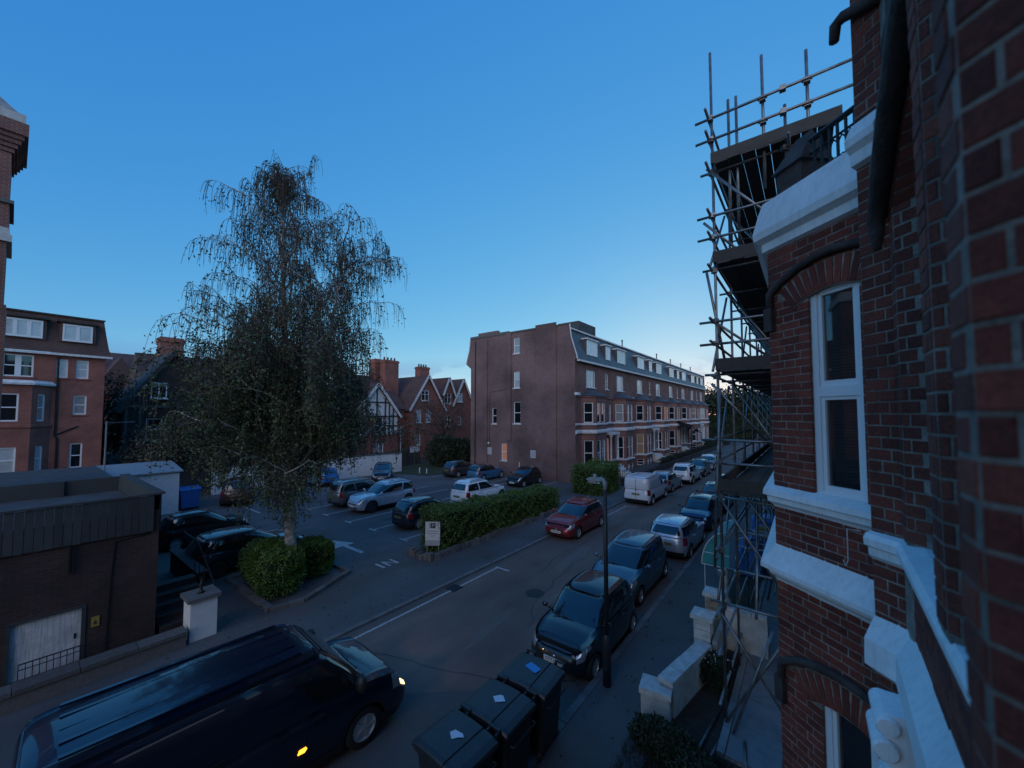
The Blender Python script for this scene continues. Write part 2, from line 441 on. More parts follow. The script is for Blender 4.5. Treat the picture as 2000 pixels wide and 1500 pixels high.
def thing(name, label, cat, loc=(0,0,0), rz=0.0, group=None):
    o = bpy.data.objects.new(name, None); C.objects.link(o)
    o.empty_display_size = 0.2
    o.location = loc; o.rotation_euler = (0, 0, rz)
    return tag(o, label, cat, group)
def struct(name, mb, mat, parent=None, smooth=False):
    o = obj(name, mb, mat, parent, smooth)
    if not parent: o['kind'] = 'structure'
    return o
def place(o, p, rz=0.0):
    o.location = p; o.rotation_euler = (0, 0, rz); return o
def copy_tree(o, parent=None):
    c = o.copy(); C.objects.link(c); c.parent = parent
    for ch in o.children: copy_tree(ch, c)
    return c

# windows: white frame, glass pane and sill; local x = along the wall, local -y = outwards
WCACHE = {}
def window(parent, p, d, wd, ht, style='sash', pane='pane_dark', frame='white_frame', fw=0.07, sill=None, name='window'):
    key = (round(wd,3), round(ht,3), style, frame, fw, sill)
    if key not in WCACHE:
        f = MB(); t = 0.05
        x0, x1 = -wd/2, wd/2
        f.box(x0, x0+fw, -t, 0, 0, ht).box(x1-fw, x1, -t, 0, 0, ht).box(x0+fw, x1-fw, -t, 0, 0, fw).box(x0+fw, x1-fw, -t, 0, ht-fw, ht)
        if style == 'sash':
            f.box(x0+fw, x1-fw, -t*0.9, 0, ht/2-0.03, ht/2+0.03)
        elif style == 'two':
            f.box(-0.05, 0.05, -t*0.9, 0, fw, ht-fw)
        elif style == 'four':
            f.box(-0.04, 0.04, -t*0.9, 0, fw, ht-fw).box(x0+fw, -0.04, -t*0.8, 0, ht*0.62, ht*0.62+0.05).box(0.04, x1-fw, -t*0.8, 0, ht*0.62, ht*0.62+0.05)
        elif style == 'triple':
            for q in (-wd/6, wd/6): f.box(q-0.05, q+0.05, -t*0.9, 0, fw, ht-fw)
        elif style == 'pair':      # two sashes with a broad mullion
            f.box(-0.12, 0.12, -t*1.1, 0, fw, ht-fw)
            f.box(x0+fw, -0.12, -t*0.9, 0, ht/2-0.03, ht/2+0.03).box(0.12, x1-fw, -t*0.9, 0, ht/2-0.03, ht/2+0.03)
        g = MB(); g.box(x0+0.01, x1-0.01, -0.012, -0.004, 0.01, ht-0.01)
        s = None
        if sill:
            s = MB(); s.box(x0-0.08, x1+0.08, -0.2, -0.051, -0.10, -0.003)
        WCACHE[key] = (f.mesh('window'), g.v, g.f, s.mesh('sill') if s else None, {})
    fm, gv, gf, sm, panes = WCACHE[key]
    if not fm.materials: fm.materials.append(MATS[frame])
    if pane not in panes:
        g = MB(); g.v, g.f = gv, gf
        panes[pane] = g.mesh('pane'); panes[pane].materials.append(MATS[pane])
    o = link(name, fm, None, parent); place(o, p, math.atan2(d[1], d[0]))
    link('pane', panes[pane], None, o)
    if sm:
        link('sill', sm, sill, o)
    return o

def leaves(name, pts, size, mat, parent, seed=1, flat=0.0, elong=1.5):
    rng = np.random.default_rng(seed); n = len(pts); pts = np.asarray(pts, float)
    a = rng.normal(size=(n,3)); a /= np.linalg.norm(a, axis=1)[:,None]
    b = rng.normal(size=(n,3)); b -= (b*a).sum(1)[:,None]*a; b /= np.linalg.norm(b, axis=1)[:,None]
    sz = (np.asarray(size)*rng.uniform(0.65, 1.3, n))[:,None]
    v = np.empty((n,4,3)); v[:,0] = pts - a*sz*elong*0.5; v[:,1] = pts + b*sz*0.42; v[:,2] = pts + a*sz*elong*0.5; v[:,3] = pts - b*sz*0.42
    me = bpy.data.meshes.new(name)
    me.vertices.add(4*n); me.vertices.foreach_set('co', v.reshape(-1))
    me.loops.add(4*n); me.loops.foreach_set('vertex_index', np.arange(4*n, dtype=np.int32))
    me.polygons.add(n); me.polygons.foreach_set('loop_start', np.arange(0, 4*n, 4, dtype=np.int32)); me.polygons.foreach_set('loop_total', np.full(n, 4, dtype=np.int32))
    me.update(calc_edges=True)
    return link(name, me, mat, parent)

# ------------------------------------------------------------------ setting
def sheet(name, poly, z, mat):
    mb = MB(); mb.add([(x, y, z) for x, y in poly], [tuple(range(len(poly)))])
    return struct(name, mb, mat)
sheet('ground', [(-600,-400),(600,-400),(600,900),(-600,900)], -0.06, 'soil')
sheet('road', [(-10.12,-40),(-3.95,-40),(-3.95,130),(-10.12,130)], 0.0, 'road_asphalt')
sheet('cross_street', [(-140,96),(140,96),(140,104),(-140,104)], 0.004, 'road_asphalt')
# left pavement, dropped towards the car park entrance; the car park itself
sheet('pavement_left', [(-12.1,-40),(-10.26,-40),(-10.26,95),(-12.1,95)], 0.045, 'path_asphalt')
sheet('car_park', [(-36.5,3.3),(-12.1,3.3),(-12.1,29.7),(-36.5,29.7)], 0.041, 'park_asphalt')
sheet('forecourt_left', [(-14.1,-40),(-12.1,-40),(-12.1,3.3),(-14.1,3.3)], 0.041, 'path_asphalt')
sheet('block_forecourt', [(-16.4,29.7),(-12.1,29.7),(-12.1,95),(-16.4,95)], 0.037, 'path_asphalt')
sheet('verge', [(-36.5,22.6),(-29.2,24.6),(-28.3,27.0),(-28.3,29.68),(-36.5,29.68)], 0.075, 'lawn')
pr = sheet('pavement_right', [(-3.8,-40),(-2.35,-40),(-2.35,95),(-3.8,95)], 0.1, 'path_asphalt')
sheet('front_gardens', [(-2.35,-40),(6,-40),(6,95),(-2.35,95)], 0.06, 'soil')

def kerb_run(name, x0, x1, ya, yb, z0, ztop, step=0.914):
    k = struct(name, MB().box(x0+0.01, x1-0.01, ya, yb, -0.05, ztop-0.02), 'kerb')
    me = MB().box(x0, x1, 0.006, step-0.006, z0, ztop).mesh('kerbstone'); me.materials.append(MATS['kerb'])
    y = ya
    while y < yb - 0.2:
        o = link('kerbstone', me, None, k); o.location = (random.uniform(-.004,.004), y, random.uniform(-.004,.004)); y += step
    return k
kerb_run('kerb_left', -10.27, -10.12, 3.0, 40, -0.05, 0.062)
kerb_run('kerb_right', -3.95, -3.8, 3.0, 40, -0.05, 0.112)
struct('kerb_left_far', MB().box(-10.27,-10.12,40.01,95,-0.05,0.062).box(-10.27,-10.12,-40,2.99,-0.05,0.062), 'kerb')
struct('kerb_right_far', MB().box(-3.95,-3.8,40.01,95,-0.05,0.112).box(-3.95,-3.8,-40,2.99,-0.05,0.112), 'kerb')
asphalt('old_patch_gutter', (0.07,0.066,0.062), (0.10,0.092,0.086), (0.13,0.12,0.115))
# gutter strip and drain
sheet('gutter_left', [(-10.12,-40),(-9.93,-40),(-9.93,95),(-10.12,95)], 0.004, 'old_patch_gutter')
d = struct('drain_cover', MB().box(-10.05,-9.6,9.3,9.75,0.006,0.012), 'iron_black')
for k in range(6):
    obj('drain_bar', MB().box(-10.03,-9.62,9.33+k*0.07,9.36+k*0.07,0.0125,0.02), 'iron_black', d)

def lines(name, rects, z, mat='paint_line'):
    mb = MB()
    for r in rects: mb.add([(r[0],r[2],z),(r[1],r[2],z),(r[1],r[3],z),(r[0],r[3],z)], [(0,1,2,3)])
    return struct(name, mb, mat)
lines('bay_marking', [(-9.80,-9.72,4.2,11.75)], 0.008)
lines('bay_marking', [(-9.86,-9.2,11.751,11.85)], 0.008)
lines('bay_marking', [(-9.55,-9.47,21.2,24.6)], 0.008)
lines('bay_marking', [(-9.7,-8.9,24.601,24.69)], 0.008)
for x in (-24.91, -22.73, -20.24, -17.87, -15.35):
    lines('parking_line', [(x-0.045,x+0.045,11.6,21.2)], 0.046)
    lines('parking_line', [(x-0.33,x+0.33,11.5,11.599)], 0.046)
    lines('parking_line', [(x-0.33,x-0.0451,16.3,16.39),(x+0.0451,x+0.33,16.3,16.39)], 0.046)
for x in (-28.4, -25.5, -22.0, -20.7, -17.6):
    lines('parking_line', [(x-0.045,x+0.045,24.6,29.3)], 0.046)
for y in (3.6, 7.9):
    lines('parking_line', [(-24.8,-19.9,y-0.04,y+0.04)], 0.046)
lines('parking_line', [(-12.8,-12.72,22.6,29.0)], 0.046)
lines('parking_line', [(-28.6,-26.2,9.3,9.38)], 0.046)
lines('parking_line', [(-29.9,-29.82,9.5,13.0)], 0.046)
a = MB(); z = 0.047
a.add([(-17.95,9.42,z),(-16.75,8.95,z),(-16.75,9.9,z)], [(0,1,2)]).add([(-16.749,9.33,z),(-15.3,9.33,z),(-15.3,9.52,z),(-16.749,9.52,z)], [(0,1,2,3)])
struct('arrow_marking', a, 'paint_line')
z = 0.047
struct('letter_marking', MB().add([(-13.75,8.98,z),(-13.15,8.98,z),(-13.15,9.09,z),(-13.75,9.09,z)], [(0,1,2,3)]), 'paint_line')
nb = MB()
nb.add([(-13.75,9.25,z),(-13.15,9.25,z),(-13.15,9.35,z),(-13.75,9.35,z)], [(0,1,2,3)])
nb.add([(-13.75,9.62,z),(-13.15,9.62,z),(-13.15,9.72,z),(-13.75,9.72,z)], [(0,1,2,3)])
nb.add([(-13.75,9.351,z),(-13.61,9.351,z),(-13.15,9.619,z),(-13.29,9.619,z)], [(0,1,2,3)])
struct('letter_marking', nb, 'paint_line')
# patched trench strip and a chalky smear on the road, fallen leaves
def blob(name, cx, cy, rx, ry, z, mat, seed, rot=0):
    rg = random.Random(seed); n = 22; ps = []
    for k in range(n):
        t = 2*math.pi*k/n; q = rg.uniform(0.6, 1.1); x, y = rx*q*math.cos(t), ry*q*math.sin(t)
        ps.append((cx+x*math.cos(rot)-y*math.sin(rot), cy+x*math.sin(rot)+y*math.cos(rot)))
    return sheet(name, ps, z, mat)
asphalt('old_patch', (0.062,0.06,0.06), (0.085,0.08,0.078), (0.13,0.125,0.12))
asphalt('worn_patch', (0.12,0.095,0.085), (0.165,0.13,0.115), (0.19,0.165,0.15))
sheet('road_repair', [(-10.09,3.0),(-7.4,3.0),(-7.2,5.2),(-5.6,6.6),(-3.96,6.8),(-3.96,-6.0),(-10.09,-6.0)], 0.0045, 'old_patch')
blob('road_wear', -7.25, 8.6, 0.22, 1.5, 0.005, 'worn_patch', 3, 0.12)
blob('road_wear', -6.6, 11.4, 0.25, 1.1, 0.005, 'worn_patch', 5, -0.2)
blob('road_wear', -7.9, 14.5, 0.35, 2.2, 0.005, 'worn_patch', 8, 0.05)
blob('car_park_patch', -19.5, 9.6, 1.6, 0.7, 0.0445, 'old_patch', 9)
M('tar', (0.022,0.022,0.024), 0.55, var=0.3)
M('oil_stain', (0.028,0.028,0.030), 0.6, var=0.35, scale=8)
rk = random.Random(17)
for x, y in ((-19.0,13.2),(-19.2,14.0),(-16.6,19.0),(-23.9,18.7),(-21.4,19.6),(-18.6,15.4),(-27.4,14.4)):
    blob('oil_mark', x, y, rk.uniform(.15,.35), rk.uniform(.2,.5), 0.0455, 'oil_stain', rk.randint(0,999))
def crack(pts, w_, z):
    mb = MB(); L_, R_ = [], []
    for i, p in enumerate(pts):
        a_, b_ = Vector(pts[max(0,i-1)]), Vector(pts[min(len(pts)-1,i+1)]); d_ = (b_-a_).normalized(); n_ = Vector((-d_.y,d_.x))*w_*rk.uniform(.3,1)
        L_.append((p[0]+n_.x,p[1]+n_.y,z)); R_.append((p[0]-n_.x,p[1]-n_.y,z))
    mb.grid([L_,R_]); return struct('road_crack', mb, 'tar')
for x0, y0, dx, dy, n in ((-9.2,5.6,.55,.25,9),(-6.4,9.0,-.1,.5,12),(-5.9,14,.02,.6,10),(-8.2,12.5,.05,.7,14),(-7.0,24,.03,.8,12)):
    q = [(x0,y0)]
    for i in range(n): q.append((q[-1][0]+dx+rk.gauss(0,.12), q[-1][1]+dy+rk.gauss(0,.12)))
    crack(q, .014, 0.0065)
for x0, y0, dx, dy, n in ((-20.5,10.3,.45,.04,14),(-28,14,.1,.5,12),(-15,8.2,-.5,.1,10)):
    q = [(x0,y0)]
    for i in range(n): q.append((q[-1][0]+dx+rk.gauss(0,.12), q[-1][1]+dy+rk.gauss(0,.12)))
    crack(q, .016, 0.0462)
for x, y, s_ in ((-7.4,10.9,.3),(-6.2,17.5,.3),(-7.9,30,.35)):
    mh = struct('manhole_cover', MB().lathe([(.001,.009),(s_,.009),(s_+.02,.004)],(x,y,.0),20), 'iron_black')
struct('trench_repair', MB().add([(-3.7,10.5,.104),(-2.9,10.5,.104),(-2.9,14.6,.104),(-3.7,14.6,.104)],[(0,1,2,3)]), 'old_patch')
struct('trench_repair', MB().add([(-11.9,12.2,.0495),(-10.6,12.2,.0495),(-10.6,12.9,.0495),(-11.9,12.9,.0495)],[(0,1,2,3)]), 'old_patch')
rng = np.random.default_rng(3)
lp = np.column_stack([rng.uniform(-16,-1.8,2200), rng.uniform(2,30,2200), np.full(2200,0.118)])
lp = lp[~((lp[:,0]<-3.8)&(lp[:,0]>-10.1))]
lit = leaves('fallen_leaves', lp, 0.05, 'leaf_brown', None, 5); tag(lit, 'brown fallen leaves scattered over the pavements', 'leaves', kind='stuff')
lp = np.column_stack([-3.95-np.abs(rng.normal(0,0.35,260)), rng.uniform(3,30,260), np.full(260,0.015)])
lit = leaves('gutter_leaves', lp, 0.05, 'leaf_brown', None, 6); tag(lit, 'brown leaves gathered along the right gutter', 'leaves', kind='stuff')

# ------------------------------------------------------------------ vehicles
def interp(tab, x):
    if x <= tab[0][0]: return tab[0][1]
    for (a, va), (b, vb) in zip(tab, tab[1:]):
        if x <= b:
            t = (x-a)/(b-a); t = t*t*(3-2*t)*0.5 + t*0.5
            return va + (vb-va)*t
    return tab[-1][1]
def outline(hx, yf, yr, n, cnt):
    """rounded plan outline, starts at the front centre and runs down the right side (x>0)"""
    yc, hy = (yf+yr)/2, (yf-yr)/2
    raw = []
    for k in range(1441):
        t = 2*math.pi*k/1440; s, c = math.sin(t), math.cos(t)
        raw.append((hx*math.copysign(abs(s)**(2/n), s), yc+hy*math.copysign(abs(c)**(2/n), c)))
    acc = [0]
    for p, q in zip(raw, raw[1:]): acc.append(acc[-1]+math.hypot(q[0]-p[0], q[1]-p[1]))
    tot = acc[-1]; res = []; j = 0
    for k in range(cnt):
        t = tot*k/cnt
        while acc[j+1] < t: j += 1
        f = (t-acc[j])/max(1e-9, acc[j+1]-acc[j])
        res.append((raw[j][0]+(raw[j+1][0]-raw[j][0])*f, raw[j][1]+(raw[j+1][1]-raw[j][1])*f))
    corner = acc[180]/tot
    return res, corner
STYLES = dict(
  # L W H  zs: shoulder height by y/half length (-1 rear .. 1 front); gb: glasshouse base rear,front ; gt: roof rear,front; side: side windows (rear y, front y) as part of half length
  city=dict(L=3.42,W=1.62,H=1.46,zs=[(-1,.92),(-.5,.93),(.35,.90),(.62,.86),(.86,.76),(1,.60)],gb=(-.97,.56),gt=(-.80,.12),side=[(-.80,-.36),(-.32,.42)],wr=.275,fw=.70,rw=-.68,wt=.80),
  hatch=dict(L=4.0,W=1.72,H=1.47,zs=[(-1,.94),(-.5,.94),(.3,.92),(.6,.88),(.86,.77),(1,.60)],gb=(-.97,.48),gt=(-.80,.06),side=[(-.82,-.42),(-.38,.36)],wr=.30,fw=.63,rw=-.63,wt=.79),
  mpv=dict(L=3.95,W=1.70,H=1.55,zs=[(-1,.98),(-.5,.97),(.35,.95),(.6,.91),(.86,.80),(1,.62)],gb=(-.97,.58),gt=(-.82,.16),side=[(-.80,-.40),(-.36,.42)],wr=.29,fw=.66,rw=-.66,wt=.80),
  suv=dict(L=4.28,W=1.79,H=1.66,zs=[(-1,1.04),(-.5,1.02),(.3,1.0),(.6,.98),(.86,.90),(1,.70)],gb=(-.97,.46),gt=(-.82,.08),side=[(-.82,-.44),(-.40,.36)],wr=.34,fw=.62,rw=-.62,wt=.78,clad=1),
  estate=dict(L=4.65,W=1.86,H=1.66,zs=[(-1,1.03),(-.5,1.01),(.25,.99),(.55,.97),(.86,.86),(1,.66)],gb=(-.97,.40),gt=(-.86,.06),side=[(-.86,-.50),(-.46,-.06),(-.02,.30)],wr=.34,fw=.62,rw=-.60,wt=.80,clad=1),
  mini=dict(L=3.82,W=1.72,H=1.42,zs=[(-1,.90),(-.5,.90),(.3,.90),(.6,.89),(.88,.82),(1,.62)],gb=(-.93,.40),gt=(-.82,.14),side=[(-.78,-.36),(-.32,.30)],wr=.30,fw=.66,rw=-.64,wt=.83),
  bubble=dict(L=3.56,W=1.63,H=1.48,zs=[(-1,.90),(-.5,.91),(.3,.90),(.6,.88),(.86,.80),(1,.60)],gb=(-.95,.50),gt=(-.70,.10),side=[(-.74,-.36),(-.32,.40)],wr=.28,fw=.65,rw=-.65,wt=.78),
  boxvan=dict(L=4.42,W=1.82,H=1.86,zs=[(-1,1.06),(-.5,1.06),(.4,1.05),(.66,1.02),(.86,.92),(1,.68)],gb=(-.985,.60),gt=(-.972,.22),side=[(.10,.44)],wr=.32,fw=.62,rw=-.66,wt=.89,van=1),
  bigvan=dict(L=5.05,W=1.97,H=1.98,zs=[(-1,1.10),(-.5,1.10),(.45,1.10),(.68,1.07),(.88,.98),(1,.70)],gb=(-.985,.66),gt=(-.965,.34),side=[(.22,.56)],wr=.34,fw=.61,rw=-.62,wt=.84,van=1),
)
WHEELS = {}
def wheel_meshes(r, wdt, dark):
    key = (r, wdt, dark)
    if key not in WHEELS:
        t = MB(); rr = r*0.66
        prof = [(rr, -wdt/2), (r*0.93, -wdt/2), (r, -wdt*0.36), (r, wdt*0.36), (r*0.93, wdt/2), (rr, wdt/2)]
        t.lathe(prof, n=28)
        t.v = [(z, x, y) for x, y, z in t.v]
        m = MB(); m.lathe([(rr, -wdt*0.3), (rr, wdt*0.46), (rr*0.9, wdt*0.47), (rr*0.86, wdt*0.30), (0.001, wdt*0.30)], n=24)
        h = MB(); h.lathe([(0.001, wdt*0.30), (rr*0.2, wdt*0.44), (0.001, wdt*0.46)], n=10); m.add(h.v, h.f)
        for k in range(5):
            a = 2*math.pi*k/5; c, s = math.cos(a), math.sin(a)
            m.obox((c*rr*0.52, s*rr*0.52, wdt*0.39), (c*rr*0.42, s*rr*0.42, 0), (-s*rr*0.11, c*rr*0.11, 0), (0, 0, wdt*0.05))
        m.v = [(z, x, y) for x, y, z in m.v]
        tm = t.mesh('tyre', True); tm.materials.append(MATS['tyre'])
        rm = m.mesh('rim'); rm.materials.append(MATS['rim_dark' if dark else 'rim'])
        WHEELS[key] = (tm, rm)
    return WHEELS[key]

GLYPH = {}
def text_plate(parent, txt, size, p, rz, mat, tilt=90.0, name='plate_text', depth=0.002):
    cu = bpy.data.curves.new(name, 'FONT'); cu.body = txt; cu.size = size; cu.align_x = 'CENTER'; cu.align_y = 'CENTER'; cu.extrude = depth; cu.resolution_u = 2
    tmp = bpy.data.objects.new(name, cu); C.objects.link(tmp)
    dg = bpy.context.evaluated_depsgraph_get()
    me = bpy.data.meshes.new_from_object(tmp.evaluated_get(dg))
    bpy.data.objects.remove(tmp)
    me.materials.clear()
    o = link(name, me, mat, parent)
    o.location = p; o.rotation_euler = (R(tilt), 0, rz)
    return o

def vehicle(name, label, cat, style, pmat, loc, rz, group=None, front_plate=None, roof=None, dark_rims=False, detail=1, lit=False, rails=False, stripe=None, zb=0.0, roundlamp=False):
    st = STYLES[style]; L, W, H = st['L'], st['W'], st['H']; hl, hw = L/2, W/2
    root = thing(name, label, cat, (loc[0], loc[1], zb), rz, group)
    van = st.get('van'); wr = st['wr']
    yfw, yrw = st['fw']*hl, st['rw']*hl
    CNT = 176
    ring, corner = outline(hw, hl, -hl, 5.2 if not van else 10.0, CNT)
    sill = 0.20 if not st.get('clad') else 0.24
    def zbot(x, y):
        if abs(x) > hw*0.72:
            for yw in (yfw, yrw):
                ra = wr+0.055
                if abs(y-yw) < ra: return max(sill, wr + math.sqrt(ra*ra-(y-yw)**2))
        return sill
    def zsh(y): return interp(st['zs'], y/hl)
    def bpt(k, s):
        k0 = int(math.floor(k)) % CNT; f = k-math.floor(k); a, b = ring[k0], ring[(k0+1) % CNT]
        x, y = a[0]+(b[0]-a[0])*f, a[1]+(b[1]-a[1])*f
        zb_, zs_ = zbot(x, y), zsh(y)
        z_ = zb_+(zs_-zb_)*s
        q = (z_-sill)/(zs_-sill)
        kx = interp([(0,.945),(.22,.985),(.5,1.0),(.72,.992),(.9,.965),(1,.925)], q)
        fr = max(0.0, (abs(y)/hl-0.80)/0.20)
        ky = 1 - fr*interp([(0,.035),(.3,0.0),(.6,0.004),(.85,.02),(1,.05)], q)
        return Vector((x*kx, y*ky, z_))
    NS = 10
    mb = MB()
    rows = [[bpt(k % CNT, s/NS) for k in range(CNT+1)] for s in range(NS+1)]
    mb.grid(rows)
    # bonnet / deck cap
    top = rows[-1]; cap = []
    for k in range(0, CNT//2+1):
        a, b = top[k], top[(CNT-k) % CNT]
        row = []
        for i in range(9):
            t = i/8; p = a.lerp(b, t); e_ = max(0.0, min(1.0, (hl*0.985-abs(a.y))/0.5)); p.z += 0.06*(1-abs(2*t-1)**2.6)*e_*(2-e_); row.append(p)
        cap.append(row)
    mb.grid(cap)
    body = obj('body', mb.weld(), pmat, root, True)
    # underbody
    obj('underbody', MB().box(-hw*0.70, hw*0.70, -hl*0.93, hl*0.93, sill-0.02, 0.72), 'car_under', root)
    # glasshouse
    gb, gt = st['gb'], st['gt']
    GC = 144
    base, gcorner = outline(hw*(0.955 if van else 0.905), gb[1]*hl, gb[0]*hl, 9.0 if van else 5.0, GC)
    roofo, _ = outline(hw*st['wt'], gt[1]*hl, gt[0]*hl, 9.0 if van else 4.6, GC)
    ymid, yh = (gt[0]+gt[1])*hl/2, (gt[1]-gt[0])*hl/2
    def zroof(y): return H-0.055-0.055*((y-ymid)/yh)**2*(0.5 if van else 1)
    def gpt(k, s, off=0.0):
        k0 = int(math.floor(k)) % GC; f = k-math.floor(k); k1 = (k0+1) % GC
        bx, by = base[k0][0]+(base[k1][0]-base[k0][0])*f, base[k0][1]+(base[k1][1]-base[k0][1])*f
        tx, ty = roofo[k0][0]+(roofo[k1][0]-roofo[k0][0])*f, roofo[k0][1]+(roofo[k1][1]-roofo[k0][1])*f
        zb_ = zsh(by)-0.01; zt = zroof(ty)
        bul = 0.035*math.sin(math.pi*min(1, s))-0.045*max(0.0, (s-0.86)/0.14)**2
        r = math.hypot(bx, by-ymid) or 1
        x, y = bx+(tx-bx)*s, by+(ty-by)*s
        nx, ny = (bx/(hw*0.9))**3, ((by-ymid)/(hl*0.7))**3
        nl = math.hypot(nx, ny) or 1
        return Vector((x+nx/nl*(bul+off), y+ny/nl*(bul+off), zb_+(zt-zb_)*s+off*0.35))
    g = MB(); GN = 12
    grow = [[gpt(k % GC, s/GN) for k in range(GC+1)] for s in range(GN+1)]
    g.grid(grow); top = grow[-1]; cap = []
    for k in range(0, GC//2+1):
        a, b = top[k], top[(GC-k) % GC]; row = []
        for i in range(9):
            t = i/8; p = a.lerp(b, t); e_ = max(0.0, min(1.0, (yh-abs(a.y-ymid))/0.35)); p.z += 0.07*(1-abs(2*t-1)**2.2)*e_*(2-e_); row.append(p)
        cap.append(row)
    g.grid(cap)
    obj('roof', g.weld(), roof or pmat, root, True)
    def patch(fn, name, mat, k0, k1, s0, s1, off, nu=10, ns=4, parent=root, smooth=True):
        nu = max(nu, int(abs(k1-k0)*1.0)+1); ns = max(ns, 8)
        m = MB(); m.grid([[fn(k0+(k1-k0)*i/nu, s0+(s1-s0)*j/ns, off) for i in range(nu+1)] for j in range(ns+1)])
        return obj(name, m, mat, parent, smooth)
    kc = gcorner*GC
    patch(gpt, 'windscreen', 'car_glass', -kc*0.92, kc*0.92, 0.06, 0.92, 0.010, 14, 5)
    if not van:
        patch(gpt, 'rear_window', 'car_glass', GC/2-kc*0.80, GC/2+kc*0.80, 0.20, 0.86, 0.010, 14, 5)
    def k_at(y):
        for k in range(1, GC//2):
            if roofo[k][1]*0.45+base[k][1]*0.55 <= y and abs(base[k][0]) > hw*0.5: return k
        return GC//2
    for y0, y1 in st['side']:
        ka, kb = k_at(y1*hl), k_at(y0*hl)
        patch(gpt, 'side_window', 'car_glass', ka, kb, 0.10, 0.84, 0.010, 8, 4)
        patch(gpt, 'side_window', 'car_glass', GC-kb, GC-ka, 0.10, 0.84, 0.010, 8, 4)
    def bof(k, s, off):
        p = bpt(k % CNT, s); n = Vector(((p.x/hw)**5, (p.y/hl)**5, 0))
        if n.length < 1e-6: n = Vector((0, math.copysign(1, p.y), 0))
        return p + n.normalized()*off
    kcb = corner*CNT
    # lamps
    hm = 'head_lit' if lit else 'head_glass'
    if roundlamp:
        for sx in (-1, 1):
            m = MB(); m.lathe([(0.001,.05),(.06,.04),(.085,.015),(.095,-.03)], n=16); m.v = [(sx*hw*0.70+x, hl*0.955+z_, 0.66+y) for x, y, z_ in m.v]
            obj('headlight', m, hm, root, True)
    else:
        patch(bof, 'headlight', 'head_glass', kcb*0.70, kcb*1.26, 0.66, 0.99, 0.008, 8, 3)
        patch(bof, 'headlight', 'head_glass', CNT-kcb*1.26, CNT-kcb*0.70, 0.66, 0.99, 0.008, 8, 3)
        if lit:
            for q in (kcb*0.86, CNT-kcb*1.06): patch(bof, 'headlight_bulb', 'head_lit', q, q+kcb*0.20, 0.72, 0.86, 0.012, 5, 3)
    tk0, tk1 = (CNT/2-kcb*1.18, CNT/2-kcb*0.84)
    patch(bof, 'tail_light', 'tail_glass', tk0, tk1, 0.58, 0.97, 0.006, 6, 4)
    patch(bof, 'tail_light', 'tail_glass', CNT-tk1, CNT-tk0, 0.58, 0.97, 0.006, 6, 4)
    # grille, bumpers, plates
    patch(bof, 'grille', 'car_trim', -kcb*0.55, kcb*0.55, 0.14, 0.36, 0.006, 10, 2)
    patch(bof, 'upper_grille', 'car_trim', -kcb*0.42, kcb*0.42, 0.64, 0.76, 0.006, 10, 2)
    patch(bof, 'rear_bumper', 'car_trim', CNT/2-kcb*0.9, CNT/2+kcb*0.9, 0.0, 0.22, 0.006, 10, 2)
    pf = bpt(0, 0.46)
    pl = obj('number_plate', MB().box(-0.26, 0.26, pf.y+0.004, pf.y+0.022, pf.z-0.058, pf.z+0.058), 'plate_white', root)
    if front_plate:
        text_plate(pl, front_plate, 0.10, (0, pf.y+0.024, pf.z), R(180), 'ink')
    bdg = MB(); bdg.lathe([(0.001,.016),(.04,.012),(.045,0)], n=12); bdg.v = [(x, pf.y+0.0+z_, bpt(0,.72).z+y*0.7) for x, y, z_ in bdg.v]
    obj('badge', bdg, 'chrome', root, True)
    pz = 0.62 if not van else 0.62
    pr_ = bpt(CNT/2, pz)
    obj('number_plate', MB().box(-0.26, 0.26, pr_.y-0.022, pr_.y-0.004, pr_.z-0.058, pr_.z+0.058), 'plate_yellow', root)
    if st.get('clad') or van:
        for a, b in ((kcb*1.15, CNT/2-kcb*1.05), (CNT/2+kcb*1.05, CNT-kcb*1.15)):
            patch(bof, 'sill_cladding', 'car_trim', a, b, 0.0, 0.16, 0.007, 60, 2)
    # door shut lines, handles
    if detail:
        for y in ([st['side'][-1][1]*hl*0.98+0.1, st['side'][-1][0]*hl] + ([st['side'][0][0]*hl+0.25] if len(st['side']) > 1 else [])):
            kk = next((k for k in range(CNT//2) if ring[k][1] <= y and abs(ring[k][0]) > hw*0.6), None)
            if kk is None: continue
            for q in (kk, CNT-kk):
                patch(bof, 'door_seam', 'car_under', q-0.07, q+0.07, 0.14, 0.98, 0.003, 1, 6)
        for y in (st['side'][-1][0]*hl+0.14,):
            kk = next((k for k in range(CNT//2) if ring[k][1] <= y and abs(ring[k][0]) > hw*0.6), CNT//4)
            for q in (kk, CNT-kk):
                p = bof(q, 0.84, 0.018); obj('door_handle', MB().box(p.x-0.012, p.x+0.012, p.y-0.09, p.y+0.09, p.z-0.014, p.z+0.014), pmat, root)
        # scuttle strip with wipers
        m = MB()
        for i, sx in enumerate((-0.35, 0.25)):
            p0 = gpt(0, 0.10, 0.02); m.bar((sx*hw*0.6, p0.y-0.02, p0.z+0.0), (sx*hw*0.6+0.42, p0.y-0.05, p0.z+0.05), 0.02, 0.02)
        obj('wipers', m, 'car_trim', root)
    # mirrors
    ym = st['side'][-1][1]*hl-0.02; zm = zsh(ym)+0.05
